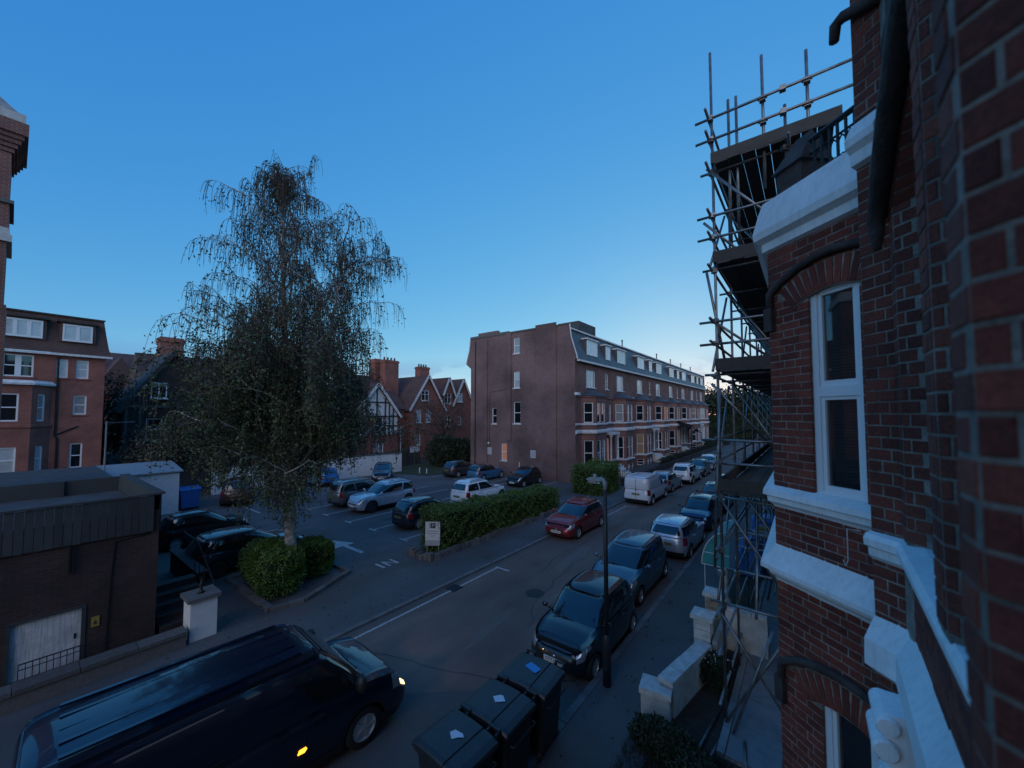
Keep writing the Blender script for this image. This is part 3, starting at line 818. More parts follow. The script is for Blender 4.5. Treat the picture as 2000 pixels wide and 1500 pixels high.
    for sx in (-1, 1):
        m = MB(); sc = 1.5 if van else 1.0
        for a in range(7):
            pass
        prof = []
        rowsm = []
        for i in range(7):
            th = math.pi*i/6; r_ = math.sin(th); zz = -math.cos(th)
            rowsm.append([(sx*(hw+0.07*sc+0.085*sc*r_*math.cos(2*math.pi*j/12)), ym+0.06*sc*r_*math.sin(2*math.pi*j/12), zm+0.07*sc+0.07*sc*zz*(1 if not van else 1.5)) for j in range(13)])
        m.grid(rowsm)
        m.bar((sx*hw*0.88, ym, zm+0.02), (sx*(hw+0.05), ym, zm+0.05), 0.05, 0.04)
        obj('wing_mirror', m, pmat if not van else 'car_trim', root, True)
    # wheels
    tm, rm = wheel_meshes(wr, 0.20, dark_rims)
    for sx in (-1, 1):
        for yw in (yfw, yrw):
            wv = bpy.data.objects.new('wheel', tm); C.objects.link(wv); wv.parent = root
            wv.location = (sx*(hw-0.115), yw, wr); wv.rotation_euler = (0, 0, 0 if sx > 0 else math.pi)
            link('rim', rm, None, wv)
    if rails:
        for sx in (-1, 1):
            xs = sx*hw*st['wt']*0.86
            obj('roof_rail', MB().tube([(xs, gt[0]*hl+0.25, H-0.06), (xs, gt[0]*hl+0.4, H+0.03), (xs, gt[1]*hl-0.35, H+0.035), (xs, gt[1]*hl-0.15, H-0.05)], 0.016, 6), 'car_trim' if rails == 1 else 'chrome', root)
    if detail and not van:
        obj('aerial', MB().tube([(0, ymid-yh*0.6, H-0.02), (0, ymid-yh*0.6-0.22, H+0.16)], 0.006, 5), 'car_trim', root)
    root['_'] = 0; del root['_']
    return root, dict(gpt=gpt, bpt=bpt, bof=bof, patch=patch, GC=GC, CNT=CNT, kc=kc, kcb=kcb, hl=hl, hw=hw, H=H, ymid=ymid, yh=yh)

paint('p_black', (0.014, 0.016, 0.020)); paint('p_blackblue', (0.016, 0.024, 0.042)); paint('p_bluegrey', (0.050, 0.105, 0.150), rough=0.38)
paint('p_silver', (0.52, 0.56, 0.62), metal=0.5); paint('p_silver2', (0.46, 0.48, 0.50), metal=0.6); paint('p_white', (0.82, 0.83, 0.84), metal=0.0)
paint('p_red', (0.26, 0.018, 0.020)); paint('p_navy', (0.010, 0.030, 0.085), rough=0.3); paint('p_vannavy', (0.003, 0.007, 0.024), rough=0.35, metal=0.1); paint('p_blue', (0.045, 0.20, 0.36)); paint('p_brightblue', (0.03, 0.16, 0.42))
paint('p_greydark', (0.06, 0.066, 0.072)); paint('p_grey', (0.15, 0.155, 0.155), metal=0.5); paint('p_brown', (0.085, 0.035, 0.028)); paint('p_whitevan', (0.66, 0.69, 0.74), metal=0.0)

PI = math.pi
GA, GB, GP = 'cars parked along the right kerb', 'vehicles parked along the left kerb', 'cars standing in the car park'
vehicle('parked_car', 'black small hatchback parked nose towards the viewer behind the wheeled bins', 'car', 'city', 'p_black', (-4.74, 9.45), PI, GA, 'GT7 NGN')
vehicle('parked_car', 'blue-grey tall hatchback parked behind the black small hatchback', 'car', 'mpv', 'p_bluegrey', (-5.12, 13.55), PI, GA)
vehicle('parked_car', 'silver hatchback seen from behind, beyond the blue-grey car', 'car', 'hatch', 'p_silver', (-4.82, 18.65), 0, GA)
vehicle('parked_car', 'small dark blue car with round headlights facing the viewer', 'car', 'bubble', 'p_navy', (-4.80, 23.2), PI, GA, roof='p_black', roundlamp=True)
vehicle('parked_car', 'black car half hidden by the scaffold poles on the right kerb', 'car', 'hatch', 'p_black', (-4.85, 27.9), PI, GA)
vehicle('parked_car', 'dark car far along the right kerb seen through the scaffolding', 'car', 'hatch', 'p_greydark', (-4.9, 33.6), 0, GA, detail=0)
vehicle('parked_car', 'red hatchback parked by the long hedge, nose towards the viewer', 'car', 'hatch', 'p_red', (-9.68, 18.05), PI, GB, 'HX08 EWC')
rt, K = vehicle('parked_van', 'white panel van parked at the left kerb, rear doors towards the viewer', 'van', 'boxvan', 'p_whitevan', (-9.1, 27.4), 0, GB)
for sx in (-1, 1):
    K['patch'](K['gpt'], 'rear_window', 'p_whitevan', K['GC']/2+(-K['kc']*0.84 if sx < 0 else 4), K['GC']/2+(-4 if sx < 0 else K['kc']*0.84), 0.22, 0.86, 0.012, 8, 4)
obj('door_seam', MB().box(-0.008, 0.008, -2.22, -2.19, 0.45, 1.72), 'car_trim', rt)
vehicle('parked_car', 'silver car just ahead of the white panel van', 'car', 'hatch', 'p_silver2', (-9.15, 32.3), 0, GB, detail=0)
vehicle('parked_car', 'white estate car seen from behind, second car beyond the white van', 'car', 'suv', 'p_white', (-8.72, 37.0), 0, GB, detail=0)
vehicle('parked_car', 'dark grey car between two white cars far up the left kerb', 'car', 'hatch', 'p_greydark', (-8.7, 41.7), PI, GB, detail=0)
vehicle('parked_car', 'farthest white car at the left kerb, nose towards the viewer', 'car', 'hatch', 'p_white', (-8.85, 47.0), PI, GB, detail=0)
# moving dark van in the foreground, headlights on
rt, K = vehicle('panel_van', 'dark navy panel van with lit headlights driving along the street', 'van', 'bigvan', 'p_vannavy', (-7.55, 2.62), -R(3.5), None, lit=True)
for i in range(5):
    obj('roof_rib', MB().box(-0.62+i*0.31-0.03, -0.62+i*0.31+0.03, -2.1, 0.55, 1.955, 1.985), 'p_vannavy', rt)
obj('side_indicator', MB().prism([(.40,.60),(.50,.59),(.54,.63),(.52,.66),(.42,.66)],'x',.965,.995), 'amber_lit', rt)
for sx in (-1, 1):
    ld = bpy.data.lights.new('headlamp_beam', 'SPOT'); ld.energy = 14; ld.spot_size = R(75); ld.spot_blend = 0.8; ld.color = (1.0, 0.72, 0.38); ld.shadow_soft_size = 0.06
    lo = bpy.data.objects.new('headlamp_beam', ld); C.objects.link(lo); lo.parent = rt; lo.location = (sx*0.72, 2.58, 0.80); lo.rotation_euler = (R(84), 0, R(-4*sx))
# trim of the moving van: side rub strip, slide rail, door handles, window surrounds
for sx in (-1, 1):
    obj('rub_strip', MB().box(sx*.975-.012, sx*.975+.012, -1.05, 1.05, .50, .56), 'car_trim', rt)
    obj('slide_rail', MB().box(sx*.955-.008, sx*.955+.008, -2.1, -.55, 1.12, 1.15), 'car_trim', rt)
    obj('door_handle', MB().box(sx*.982-.014, sx*.982+.014, .62, .80, .98, 1.01), 'car_trim', rt)
    obj('door_handle', MB().box(sx*.982-.014, sx*.982+.014, .10, .28, .98, 1.01), 'car_trim', rt)
# car park
vehicle('parked_car', 'grey estate car with red tail lights parked left of the silver crossover', 'car', 'estate', 'p_grey', (-24.05, 14.85), 0, GP, rails=2, zb=0.04)
vehicle('parked_car', 'silver crossover parked nose outwards between the marked bays', 'car', 'suv', 'p_silver', (-21.75, 14.75), PI, GP, rails=1, zb=0.04, dark_rims=True)
vehicle('parked_car', 'black hatchback parked beside the end of the long hedge, rear outwards', 'car', 'hatch', 'p_blackblue', (-16.85, 14.3), 0, GP, zb=0.04)
vehicle('parked_car', 'white crossover parked behind the long hedge', 'car', 'suv', 'p_white', (-17.75, 19.5), 0, GP, rails=1, zb=0.04)
vehicle('parked_car', 'dark grey hatchback parked left of the light blue car', 'car', 'hatch', 'p_greydark', (-26.9, 27.0), 0, GP, zb=0.04)
vehicle('parked_car', 'light blue small car with dark roof against the brick gable wall', 'car', 'mini', 'p_blue', (-23.6, 26.8), 0, GP, roof='p_greydark', zb=0.04)
vehicle('parked_car', 'black small car facing outwards under the brick gable wall', 'car', 'bubble', 'p_black', (-19.15, 26.7), PI, GP, zb=0.04)
vehicle('parked_car', 'dark saloon-nosed hatchback turned towards the right near the fence', 'car', 'hatch', 'p_blackblue', (-30.9, 20.9), R(-128), GP, zb=0.04)
vehicle('parked_car', 'bright blue car glimpsed through the lower birch branches', 'car', 'hatch', 'p_brightblue', (-33.0, 16.2), R(90), GP, zb=0.04, detail=0)
vehicle('parked_car', 'reddish brown car parked against the white wall behind the birch', 'car', 'estate', 'p_brown', (-31.3, 9.8), R(70), GP, zb=0.04, detail=0)
vehicle('parked_car', 'very small dark rounded car parked beside the timber-clad building', 'car', 'bubble', 'p_black', (-22.75, 5.75), 0, GP, zb=0.04)
vehicle('parked_car', 'black hatchback parked against the clipped bushes under the birch', 'car', 'hatch', 'p_blackblue', (-17.95, 6.05), 0, GP, zb=0.04, dark_rims=True)

# ------------------------------------------------------------------ long terrace block across the car park
blk = thing('apartment_block', 'long red brick terrace block with mansard roof and white bay window bands', 'building', (0,0,0))
XF, Y0, Y1, XB = -15.9, 29.7, 82.6, -28.3
HW = (Y1-Y0)/4
EAVE, TOP = 10.75, 13.45
rw = random.Random(11)
def pane_pick(hi=False):
    t = rw.random()
    return 'pane_dark' if t < 0.55 else ('pane_curtain' if t < 0.85 else 'pane_blind_sky')
# front wall with second floor, door and basement openings
holes = []; wins = []
for h in range(4):
    o = h*HW
    for c, wd in ((3.1,1.9),(6.7,0.75),(10.2,1.9)):
        holes.append((o+c-wd/2, o+c+wd/2, 8.45, 10.05)); wins.append((o+c, 8.45, wd, 1.6, 'triple' if wd > 1 else 'sash', 'pane_curtain' if wd > 1 else 'pane_dark'))
    for c in (5.9, 7.4):
        holes.append((o+c-0.32, o+c+0.32, 5.2, 6.95)); wins.append((o+c, 5.2, 0.64, 1.75, 'sash', pane_pick()))
    holes.append((o+6.2, o+7.2, 1.0, 3.6)); wins.append((o+6.7, 1.0, 1.0, 2.6, 'sash', 'pane_warm' if h == 0 else pane_pick()))
obj('front_wall', MB().wall((XF, Y0), (0,1), Y1-Y0, 0, EAVE, holes, 0.14), 'brick_red', blk)
for c, z, wd, ht, stl, pn in wins:
    window(blk, (XF-0.13, Y0+c, z), (0,1), wd, ht, stl, pn, sill='old_white')
# gable end facing the car park
gh = [(-22.6,-21.86,8.5,10.1),(-22.6,-21.74,5.05,7.15),(-25.34,-24.73,5.0,6.6),(-24.13,-23.42,1.42,3.1)]
obj('gable_wall', MB().wall((XB, Y0), (1,0), XF-XB, 0, EAVE, [(a-XB, b-XB, c, d_) for a, b, c, d_ in gh], 0.14), 'brick_gable', blk)
gt_ = [(-22.6,-21.86,11.85,13.4)]
obj('gable_wall_top', MB().wall((XB, Y0), (1,0), -16.55-XB, EAVE, 13.9, [(a-XB, b-XB, c, d_) for a, b, c, d_ in gt_], 0.14)
    .add([(-16.55,Y0,EAVE),(-15.62,Y0,EAVE),(-15.72,Y0,11.2),(-15.98,Y0,12.0),(-16.22,Y0,12.8),(-16.36,Y0,13.9),(-16.55,Y0,13.9)], [(0,1,2,3,4,5,6)])
    .add([(XB,Y0,EAVE),(XB,Y0,13.9),(XB-0.06,Y0,13.9),(XB-0.18,Y0,12.8),(XB-0.55,Y0,11.6),(XB-0.62,Y0,11.25)], [(5,4,3,2,1,0)]), 'brick_gable', blk)
for (a, b, c, d_), stl, pn in zip(gh+gt_, ('sash','sash','sash','sash','sash'), ('pane_blind_sky','pane_dark','pane_dark','pane_warm','pane_curtain')):
    window(blk, ((a+b)/2, Y0+0.13, c), (1,0), b-a, d_-c, stl, pn, sill='old_white')
obj('downpipe', MB().tube([(-27.6,Y0-.08,13.6),(-27.6,Y0-.08,.1)],.05,6), 'iron_black', blk)
obj('wall_cable', MB().tube([(-25.7,Y0-.02,3.0),(-25.6,Y0-.02,8.2),(-23.5,Y0-.02,8.4)],.02,5), 'iron_black', blk)
obj('gable_pier', MB().box(-26.4,-25.9,Y0-0.14,Y0+0.01,0,13.6), 'brick_gable', blk)
obj('gable_pier', MB().box(-23.4,-22.85,Y0-0.14,Y0+0.01,3.4,13.9), 'brick_gable', blk)
obj('gable_pier', MB().box(-19.95,-17.75,Y0-0.12,Y0+0.01,0,14.25), 'brick_gable', blk)
obj('parapet', MB().box(XB-0.05,-23.2,Y0-0.06,Y0+0.35,13.902,14.15), 'stone_grey', blk)
obj('parapet', MB().box(-27.2,-24.6,Y0-0.055,Y0+0.33,14.152,14.4), 'brick_gable', blk)
obj('parapet', MB().box(-23.198,-17.76,Y0-0.06,Y0+0.35,13.902,14.05), 'stone_grey', blk)
obj('parapet', MB().box(-17.752,-16.36,Y0-0.06,Y0+0.35,13.902,14.0), 'stone_grey', blk)
obj('verge_trim', MB().tube([(-15.62,Y0-0.05,EAVE),(-15.72,Y0-0.05,11.2),(-15.98,Y0-0.05,12.0),(-16.22,Y0-0.05,12.8),(-16.36,Y0-0.05,13.9)], 0.05, 6), 'old_white', blk)
obj('verge_trim', MB().tube([(XB-0.06,Y0-0.05,13.9),(XB-0.18,Y0-0.05,12.8),(XB-0.55,Y0-0.05,11.6),(XB-0.62,Y0-0.05,11.25)], 0.05, 6), 'old_white', blk)
for x0 in (-26.0, -20.6):
    n_ = obj('notice_board', MB().box(x0,x0+0.65,Y0-0.05,Y0-0.002,1.9,2.6), 'sign_white', blk)
    for q in range(4): obj('notice_line', MB().box(x0+0.08,x0+0.57,Y0-0.056,Y0-0.051,2.02+q*0.13,2.06+q*0.13), 'ink_grey', n_)
obj('wall_lamp', MB().lathe([(0.001,-.12),(.1,-.06),(.12,.05),(.04,.14),(.001,.15)], (-25.7,Y0-0.12,3.0), 12), 'old_white', blk, True)
# body of the block behind the sheets
obj('rear_wall', MB().box(XB, XF-0.16, Y0+0.16, Y1, 0, EAVE-0.02), 'brick_red', blk)
obj('far_wall', MB().box(XB, XF, Y1+0.002, Y1+0.3, 0, EAVE+2.7), 'brick_red', blk)
# mansard: curved slate slope, flat lead roof
prof = [(-15.58,EAVE),(-15.70,11.15),(-15.95,11.9),(-16.20,12.7),(-16.40,TOP)]
m = MB(); m.grid([[(x, y, z) for y in (Y0+0.02, Y1)] for x, z in prof]); obj('mansard_slope', m, 'slate', blk)
m = MB(); m.add([(-16.4,Y0+0.36,TOP),(-16.4,Y1,TOP),(XB,Y1,TOP+0.1),(XB,Y0+0.36,TOP+0.1)], [(0,3,2,1)]); obj('flat_roof', m, 'lead', blk)
obj('eaves_gutter', MB().box(-15.70,-15.48,Y0+0.02,Y1,EAVE-0.18,EAVE-0.02), 'old_white', blk)
obj('roof_trim', MB().box(-16.46,-16.24,Y0+0.02,Y1,TOP,TOP+0.12), 'old_white', blk)
obj('lift_housing', MB().box(-19.3,-17.0,32.6,36.2,TOP+0.02,14.85), 'felt', blk)
for y in (43.1, 56.0, 63.0, 69.3, 76.0):
    obj('vent_pipe', MB().tube([(-16.9,y,TOP),(-16.9,y,TOP+1.0)], 0.07, 8).tube([(-16.9,y,TOP+1.0),(-16.9,y,TOP+1.12)], 0.11, 8), 'iron_black', blk)
# dormers
for h in range(4):
    for c, wd in ((3.1,2.1),(6.7,1.0),(10.2,2.1)):
        y = Y0+h*HW+c
        dm = obj('dormer', MB().box(-17.2,-15.78,y-wd/2-0.12,y+wd/2+0.12,11.3,12.78), 'slate', blk)
        obj('dormer_roof', MB().box(-17.3,-15.62,y-wd/2-0.22,y+wd/2+0.22,12.781,12.9), 'old_white', dm)
        f = MB(); ht = 1.35; z = 11.38; x = -15.72; fw = 0.07
        f.box(x-0.06,x,y-wd/2,y+wd/2,z,z+fw).box(x-0.06,x,y-wd/2,y+wd/2,z+ht-fw,z+ht)
        nb_ = 4 if wd > 1.5 else 2
        for i in range(nb_+1):
            yy = y-wd/2+wd*i/nb_; f.box(x-0.06,x-0.001,max(y-wd/2,yy-fw/2),min(y+wd/2,yy+fw/2),z+fw,z+ht-fw)
        obj('window_frame', f, 'white_frame', dm)
        obj('pane', MB().box(x-0.05,x-0.03,y-wd/2+0.02,y+wd/2-0.02,z+0.02,z+ht-0.02), 'pane_blind_sky' if rw.random() < 0.8 else 'pane_curtain', dm)  # pale pane colour stands in for sky reflected in the dormer glass
# sweep of a moulding profile along a plan path, outside on the right hand
def sweep(path, prof, mb=None):
    mb = mb or MB(); n = len(path); nr = []
    for i in range(n):
        ns = []
        if i > 0: d_ = Vector(path[i])-Vector(path[i-1]); d_.normalize(); ns.append(Vector((d_.y,-d_.x)))
        if i < n-1: d_ = Vector(path[i+1])-Vector(path[i]); d_.normalize(); ns.append(Vector((d_.y,-d_.x)))
        if len(ns) == 2:
            mm = (ns[0]+ns[1]); mm = mm/max(0.3, mm.dot(ns[0]))
        else: mm = ns[0]
        nr.append(mm)
    rows = [[(path[i][0]+nr[i].x*o, path[i][1]+nr[i].y*o, z) for i in range(n)] for o, z in prof]
    mb.grid(list(reversed(rows)))
    for i in (0, n-1):
        q = [(path[i][0]+nr[i].x*o, path[i][1]+nr[i].y*o, z) for o, z in prof]
        mb.add(q, [tuple(range(len(q)))])
    return mb
# bays: two to a house, two storeys over the basement, hipped caps, white bands
fpath = [(XF, Y0)]
for h in range(4):
    for j, c in enumerate((3.1, 10.2)):
        yc = Y0+h*HW+c; dp = 1.0
        P = [(XF, yc-2.0), (XF+dp, yc-1.15), (XF+dp, yc+1.15), (XF, yc+2.0)]
        fpath += P
        bay = None
        for q in range(3):
            a, b = Vector(P[q]), Vector(P[q+1]); L_ = (b-a).length; d_ = (b-a)/L_
            n1 = [(L_/2-0.42, L_/2+0.42)] if q != 1 else [(L_/2-0.85, L_/2-0.1), (L_/2+0.1, L_/2+0.85)]
            hs = []
            for u0, u1 in n1:
                hs += [(u0,u1,1.4,3.65),(u0,u1,5.2,7.0)]
                if q != 2: hs.append((u0,u1,0.1,0.8))
            mbw = MB().wall((a.x,a.y), (d_.x,d_.y), L_, 0, 7.55, hs, 0.12)
            if bay is None: bay = obj('bay', mbw, 'brick_red', blk)
            else: obj('bay_face', mbw, 'brick_red', bay)
            nrm = Vector((d_.y,-d_.x))
            if q != 2:
                for u0, u1, z0, z1 in hs:
                    p = a+d_*((u0+u1)/2)-nrm*0.11
                    pn = pane_pick()
                    if h == 1 and q == 0 and j == 0 and 1 < z0 < 2: pn = 'pane_lamp'
                    if h == 1 and q == 1 and j == 1 and z0 > 5: pn = 'pane_warm'
                    window(blk, (p.x, p.y, z0), (d_.x,d_.y), u1-u0, z1-z0, 'sash', pn)
        ap = (XF-0.05, yc, 8.35)
        obj('bay_roof', MB().add([(XF,yc-2.2,7.6),(XF+dp+0.15,yc-1.25,7.6),(XF+dp+0.15,yc+1.25,7.6),(XF,yc+2.2,7.6),(XF-0.02,yc-0.5,8.3),(XF-0.02,yc+0.5,8.3)],
            [(0,1,4),(1,2,5,4),(2,3,5),(0,3,2,1)]), 'slate', bay)
fpath.append((XF, Y1))
obj('white_band', sweep(fpath, [(0,4.22),(.10,4.25),(.14,4.34),(.14,4.52),(.06,4.56),(0,4.58)]), 'old_white', blk)
obj('white_band', sweep(fpath, [(0,4.98),(.07,5.0),(.09,5.10),(.03,5.14),(0,5.15)]), 'old_white', blk)
obj('white_band', sweep(fpath, [(0,1.20),(.08,1.22),(.10,1.32),(.03,1.37),(0,1.38)]), 'old_white', blk)
obj('brick_string', sweep(fpath, [(0,7.42),(.08,7.45),(.10,7.56),(0,7.60)]), 'brick_red', blk)
for h in range(5):
    y = Y0+h*HW+(0.12 if h == 0 else (-0.12 if h == 4 else 0))
    obj('capital', MB().box(XF+0.001,XF+0.3,y-0.25,y+0.25,7.62,7.85), 'old_white', blk)
for h in range(4):
    y = Y0+h*HW+6.7
    po = obj('porch_cap', MB().box(XF,XF+0.9,y-1.0,y+1.0,3.95,4.2), 'old_white', blk)
    for s_ in (-0.85, 0.85): obj('porch_column', MB().lathe([(.15,.0),(.15,.12),(.10,.2),(.09,2.2),(.15,2.3),(.17,2.5)], (XF+0.72,y+s_,1.45), 12), 'old_white', po, True)
    obj('porch_step', MB().box(XF,XF+1.0,y-1.0,y+1.0,0.038,1.0), 'old_white', blk)
    for q in range(5): obj('porch_step', MB().box(XF+1.0+q*0.28,XF+1.28+q*0.28,y-0.8,y+0.8,0.038,0.85-q*0.17), 'old_white', blk)
# glazed canopy over an entrance stair on the third house
cn = thing('entrance_canopy', 'dark glazed canopy on slim posts over the stair of the far terrace', 'canopy', (-14.6, 62.5, 0))
obj('canopy_roof', MB().add([(-.9,-4,5.1),(1.6,-4,4.4),(1.6,3,3.0),(-.9,3,3.7),(-.9,-4,5.04),(1.6,-4,4.34),(1.6,3,2.94),(-.9,3,3.64)], [(0,1,2,3),(7,6,5,4),(0,4,5,1),(1,5,6,2),(2,6,7,3),(3,7,4,0)]), 'pane_dark', cn)
for y in (-4, -1.7, .6, 2.95): obj('canopy_bar', MB().bar((-.9,y,5.14-(y+4)*.2),(1.6,y,4.44-(y+4)*.2),.07,.07), 'iron_black', cn)
for y in (-3.8, 2.8): obj('canopy_post', MB().tube([(1.5,y,.04),(1.5,y,4.3-(y+4)*.2)],.05,6), 'iron_black', cn)

# front wall with railings before the terrace
fw_ = thing('garden_wall', 'low dark brick wall with iron railings before the terrace', 'wall', (-12.3, 31, 0))
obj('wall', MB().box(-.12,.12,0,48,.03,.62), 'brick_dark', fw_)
obj('top_rail', MB().box(-.02,.02,0,48,1.22,1.26), 'iron_black', fw_)
for k in range(160): pass
rme = MB().box(-.012,.012,-.012,.012,.62,1.3).mesh('railing_bar'); rme.materials.append(MATS['iron_black'])
for k in range(120):
    o = link('railing_bar', rme, None, fw_); o.location = (0, k*0.4+.1, 0)

# ------------------------------------------------------------------ red brick house on the left with mansard
lh = thing('brick_house', 'three-storey red brick house with mansard dormers at the left edge', 'house', (0,0,0))
XL = -37.7
LY0, LY1 = -9.0, 3.8
def lhole(y0, y1, z0, z1): return (y0-LY0, y1-LY0, z0, z1)
L1 = [(-.41,.77,8.25,9.6,'pair','pane_dark'),(1.65,2.16,8.3,9.5,'sash','pane_blind_sky'),(2.5,3.06,8.3,9.5,'sash','pane_blind_sky'),(2.45,3.04,5.95,7.2,'sash','pane_curtain'),(2.4,2.95,2.5,4.1,'sash','pane_dark'),(-4.6,-3.4,8.25,9.6,'pair','pane_dark'),(-7.6,-6.4,8.25,9.6,'pair','pane_curtain')]
obj('front_wall', MB().wall((XL, LY0), (0,1), LY1-LY0, 0, 9.85, [lhole(*a[:4]) for a in L1], .14), 'brick_far', lh)
for y0, y1, z0, z1, stl, pn in L1: window(lh, (XL-.13,(y0+y1)/2,z0), (0,1), y1-y0, z1-z0, stl, pn, sill='brick_far', fw=.08)
obj('side_wall', MB().wall((XL-9, LY1), (-1,0), .01, 0, .01).box(XL-9,XL-.16,LY0,LY1-.002,0,9.83), 'brick_far', lh)
# lower projecting bay
BP = [(XL, -1.6), (XL+.9, -1.1), (XL+.9, .75), (XL, 1.55)]
bo = None
for q in range(3):
    a, b = Vector(BP[q]), Vector(BP[q+1]); L_ = (b-a).length; d_ = (b-a)/L_
    hs = [(L_/2-.45,L_/2+.45,5.55,7.2),(L_/2-.45,L_/2+.45,2.5,4.05)] if q == 1 else [(L_/2-.24,L_/2+.24,5.55,7.2),(L_/2-.24,L_/2+.24,2.5,4.05)]
    mbw = MB().wall((a.x,a.y),(d_.x,d_.y),L_,0,7.75,hs,.12)
    if bo is None: bo = obj('bay', mbw, 'brick_far', lh)
    else: obj('bay_face', mbw, 'brick_far', bo)
    nrm = Vector((d_.y,-d_.x))
    for u0,u1,z0,z1 in hs:
        p = a+d_*((u0+u1)/2)-nrm*.11
        window(lh, (p.x,p.y,z0), (d_.x,d_.y), u1-u0, z1-z0, 'sash', 'pane_blind_sky' if z0 < 4 else ('pane_dark' if q == 1 else 'pane_curtain'), fw=.08)
obj('bay_roof', sweep(BP, [(0,7.7),(.2,7.72),(.22,7.82),(0,8.0)]), 'old_white', bo)
obj('bay_roof_lead', MB().add([(x,y,7.9) for x,y in BP], [(0,1,2,3)]), 'lead', bo)
obj('brick_string', sweep(BP, [(0,5.15),(.07,5.18),(.07,5.34),(0,5.36)]), 'brick_far', bo)
mp_ = [(XL+.25,9.86),(XL+.05,10.4),(XL-.15,11.3),(XL-.3,12.25)]
m = MB(); m.grid([[(x, y, z) for y in (LY0, LY1+.25-.12*i)] for i, (x, z) in enumerate(mp_)]); obj('mansard_slope', m, 'clay_tile', lh)
m = MB(); m.grid([[(XL-9, LY1+.25-.12*i, z), (x, LY1+.25-.12*i, z)] for i, (x, z) in enumerate(mp_)]); obj('mansard_side', m, 'clay_tile', lh)
obj('flat_roof', MB().add([(XL-.3,LY0,12.26),(XL-.3,LY1-.1,12.26),(XL-9,LY1-.1,12.26),(XL-9,LY0,12.26)], [(0,1,2,3)]), 'lead', lh)
obj('roof_trim', MB().box(XL-.35,XL-.2,LY0,LY1-.06,12.262,12.36), 'timber_dark', lh)
obj('eaves_gutter', MB().box(XL+.1,XL+.32,LY0,LY1+.3,9.7,9.84), 'old_white', lh)
for yc, wd, nbar in ((.25,1.6,3),(2.5,1.3,2),(-4,1.6,3)):
    dm = obj('dormer', MB().box(XL-1.6,XL+.1,yc-wd/2-.14,yc+wd/2+.14,10.6,11.85), 'clay_tile', lh)
    obj('dormer_roof', MB().box(XL-1.7,XL+.3,yc-wd/2-.26,yc+wd/2+.26,11.851,11.97), 'timber_dark', dm)
    f = MB(); x = XL+.16; z = 10.66; ht = 1.1
    f.box(x-.06,x,yc-wd/2,yc+wd/2,z,z+.12).box(x-.06,x,yc-wd/2,yc+wd/2,z+ht-.12,z+ht)
    for i in range(nbar+1):
        yy = yc-wd/2+wd*i/nbar; f.box(x-.06,x-.001,max(yc-wd/2,yy-.08),min(yc+wd/2,yy+.08),z+.12,z+ht-.12)
    obj('window_frame', f, 'white_frame', dm)
    obj('pane', MB().box(x-.05,x-.03,yc-wd/2+.03,yc+wd/2-.03,z+.03,z+ht-.03), 'pane_blind_sky', dm)
obj('downpipe', MB().tube([(XL+.07,1.75,9.6),(XL+.07,1.75,4.6),(XL+.07,1.85,4.4),(XL+.07,1.85,0)],.05,6).tube([(XL+.06,1.8,4.7),(XL+.06,2.7,5.2)],.045,6), 'iron_black', lh)

# tall chimney rising from out of frame at the left
ch = thing('chimney_stack', 'tall corbelled red brick chimney rising at the left edge', 'chimney', (-23.9, -1.45, 0))
def ring(name, a, z0, z1, mat): return obj(name, MB().box(-a,a,-a,a,z0,z1), mat, ch)
ring('base', 1.22, 0, 9.9, 'brick_red'); ring('shaft', 1.14, 9.9, 12.2, 'brick_red')
obj('stone_band', MB().box(-1.26,1.26,-1.26,1.26,12.2,12.45).box(-1.20,1.20,-1.20,1.20,12.45,12.7), 'stone_white', ch)
ring('shaft', 1.16, 12.7, 13.6, 'brick_red'); ring('stone_band', 1.26, 13.6, 13.72, 'stone_grey'); ring('shaft', 1.14, 13.72, 15.5, 'brick_red')
for i in range(4): ring('corbel', 1.2+.07*i, 15.5+.16*i, 15.66+.16*i, 'brick_red')
ring('cap_course', 1.5, 16.14, 16.6, 'brick_red'); ring('stone_cap', 1.42, 16.6, 16.95, 'stone_white')
obj('flaunching', MB().add([(-1.3,-1.3,16.95),(1.3,-1.3,16.95),(1.3,1.3,16.95),(-1.3,1.3,16.95),(-.8,-.8,17.6),(.8,-.8,17.6),(.8,.8,17.6),(-.8,.8,17.6)], [(0,1,5,4),(1,2,6,5),(2,3,7,6),(3,0,4,7),(4,5,6,7)]), 'concrete', ch)
obj('bracket', MB().box(1.14,1.34,-.1,.12,14.9,15.2), 'brick_red', ch)

# ------------------------------------------------------------------ timber-clad flat roofed brick building by the pavement
ga = thing('garage_block', 'low dark brick building with grey board parapet beside the pavement', 'building', (0,0,0))
XG, GY0, GY1 = -14.1, -9.0, 2.58
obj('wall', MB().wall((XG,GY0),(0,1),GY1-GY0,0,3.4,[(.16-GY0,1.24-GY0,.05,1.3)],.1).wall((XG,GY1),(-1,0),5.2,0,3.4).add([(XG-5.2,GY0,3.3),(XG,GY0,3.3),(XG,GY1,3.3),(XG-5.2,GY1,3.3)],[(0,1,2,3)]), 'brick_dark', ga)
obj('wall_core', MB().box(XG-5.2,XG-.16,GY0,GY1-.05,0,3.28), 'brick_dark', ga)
obj('door_frame', MB().box(XG-.048,XG+.02,.10,.168,.04,1.36).box(XG-.048,XG+.02,1.232,1.30,.04,1.36).box(XG-.048,XG+.02,.168,1.232,1.30,1.36), 'timber_grey', ga)
obj('wall_cable', MB().tube([(XG+.02,2.4,2.8),(XG+.02,1.75,2.74),(XG+.02,1.7,1.9),(XG+.02,1.66,.1)],.012,5), 'iron_black', ga)
dr = obj('door_panel', MB().box(XG-.09,XG-.05,.17,1.23,.05,1.29), 'old_stucco', ga)
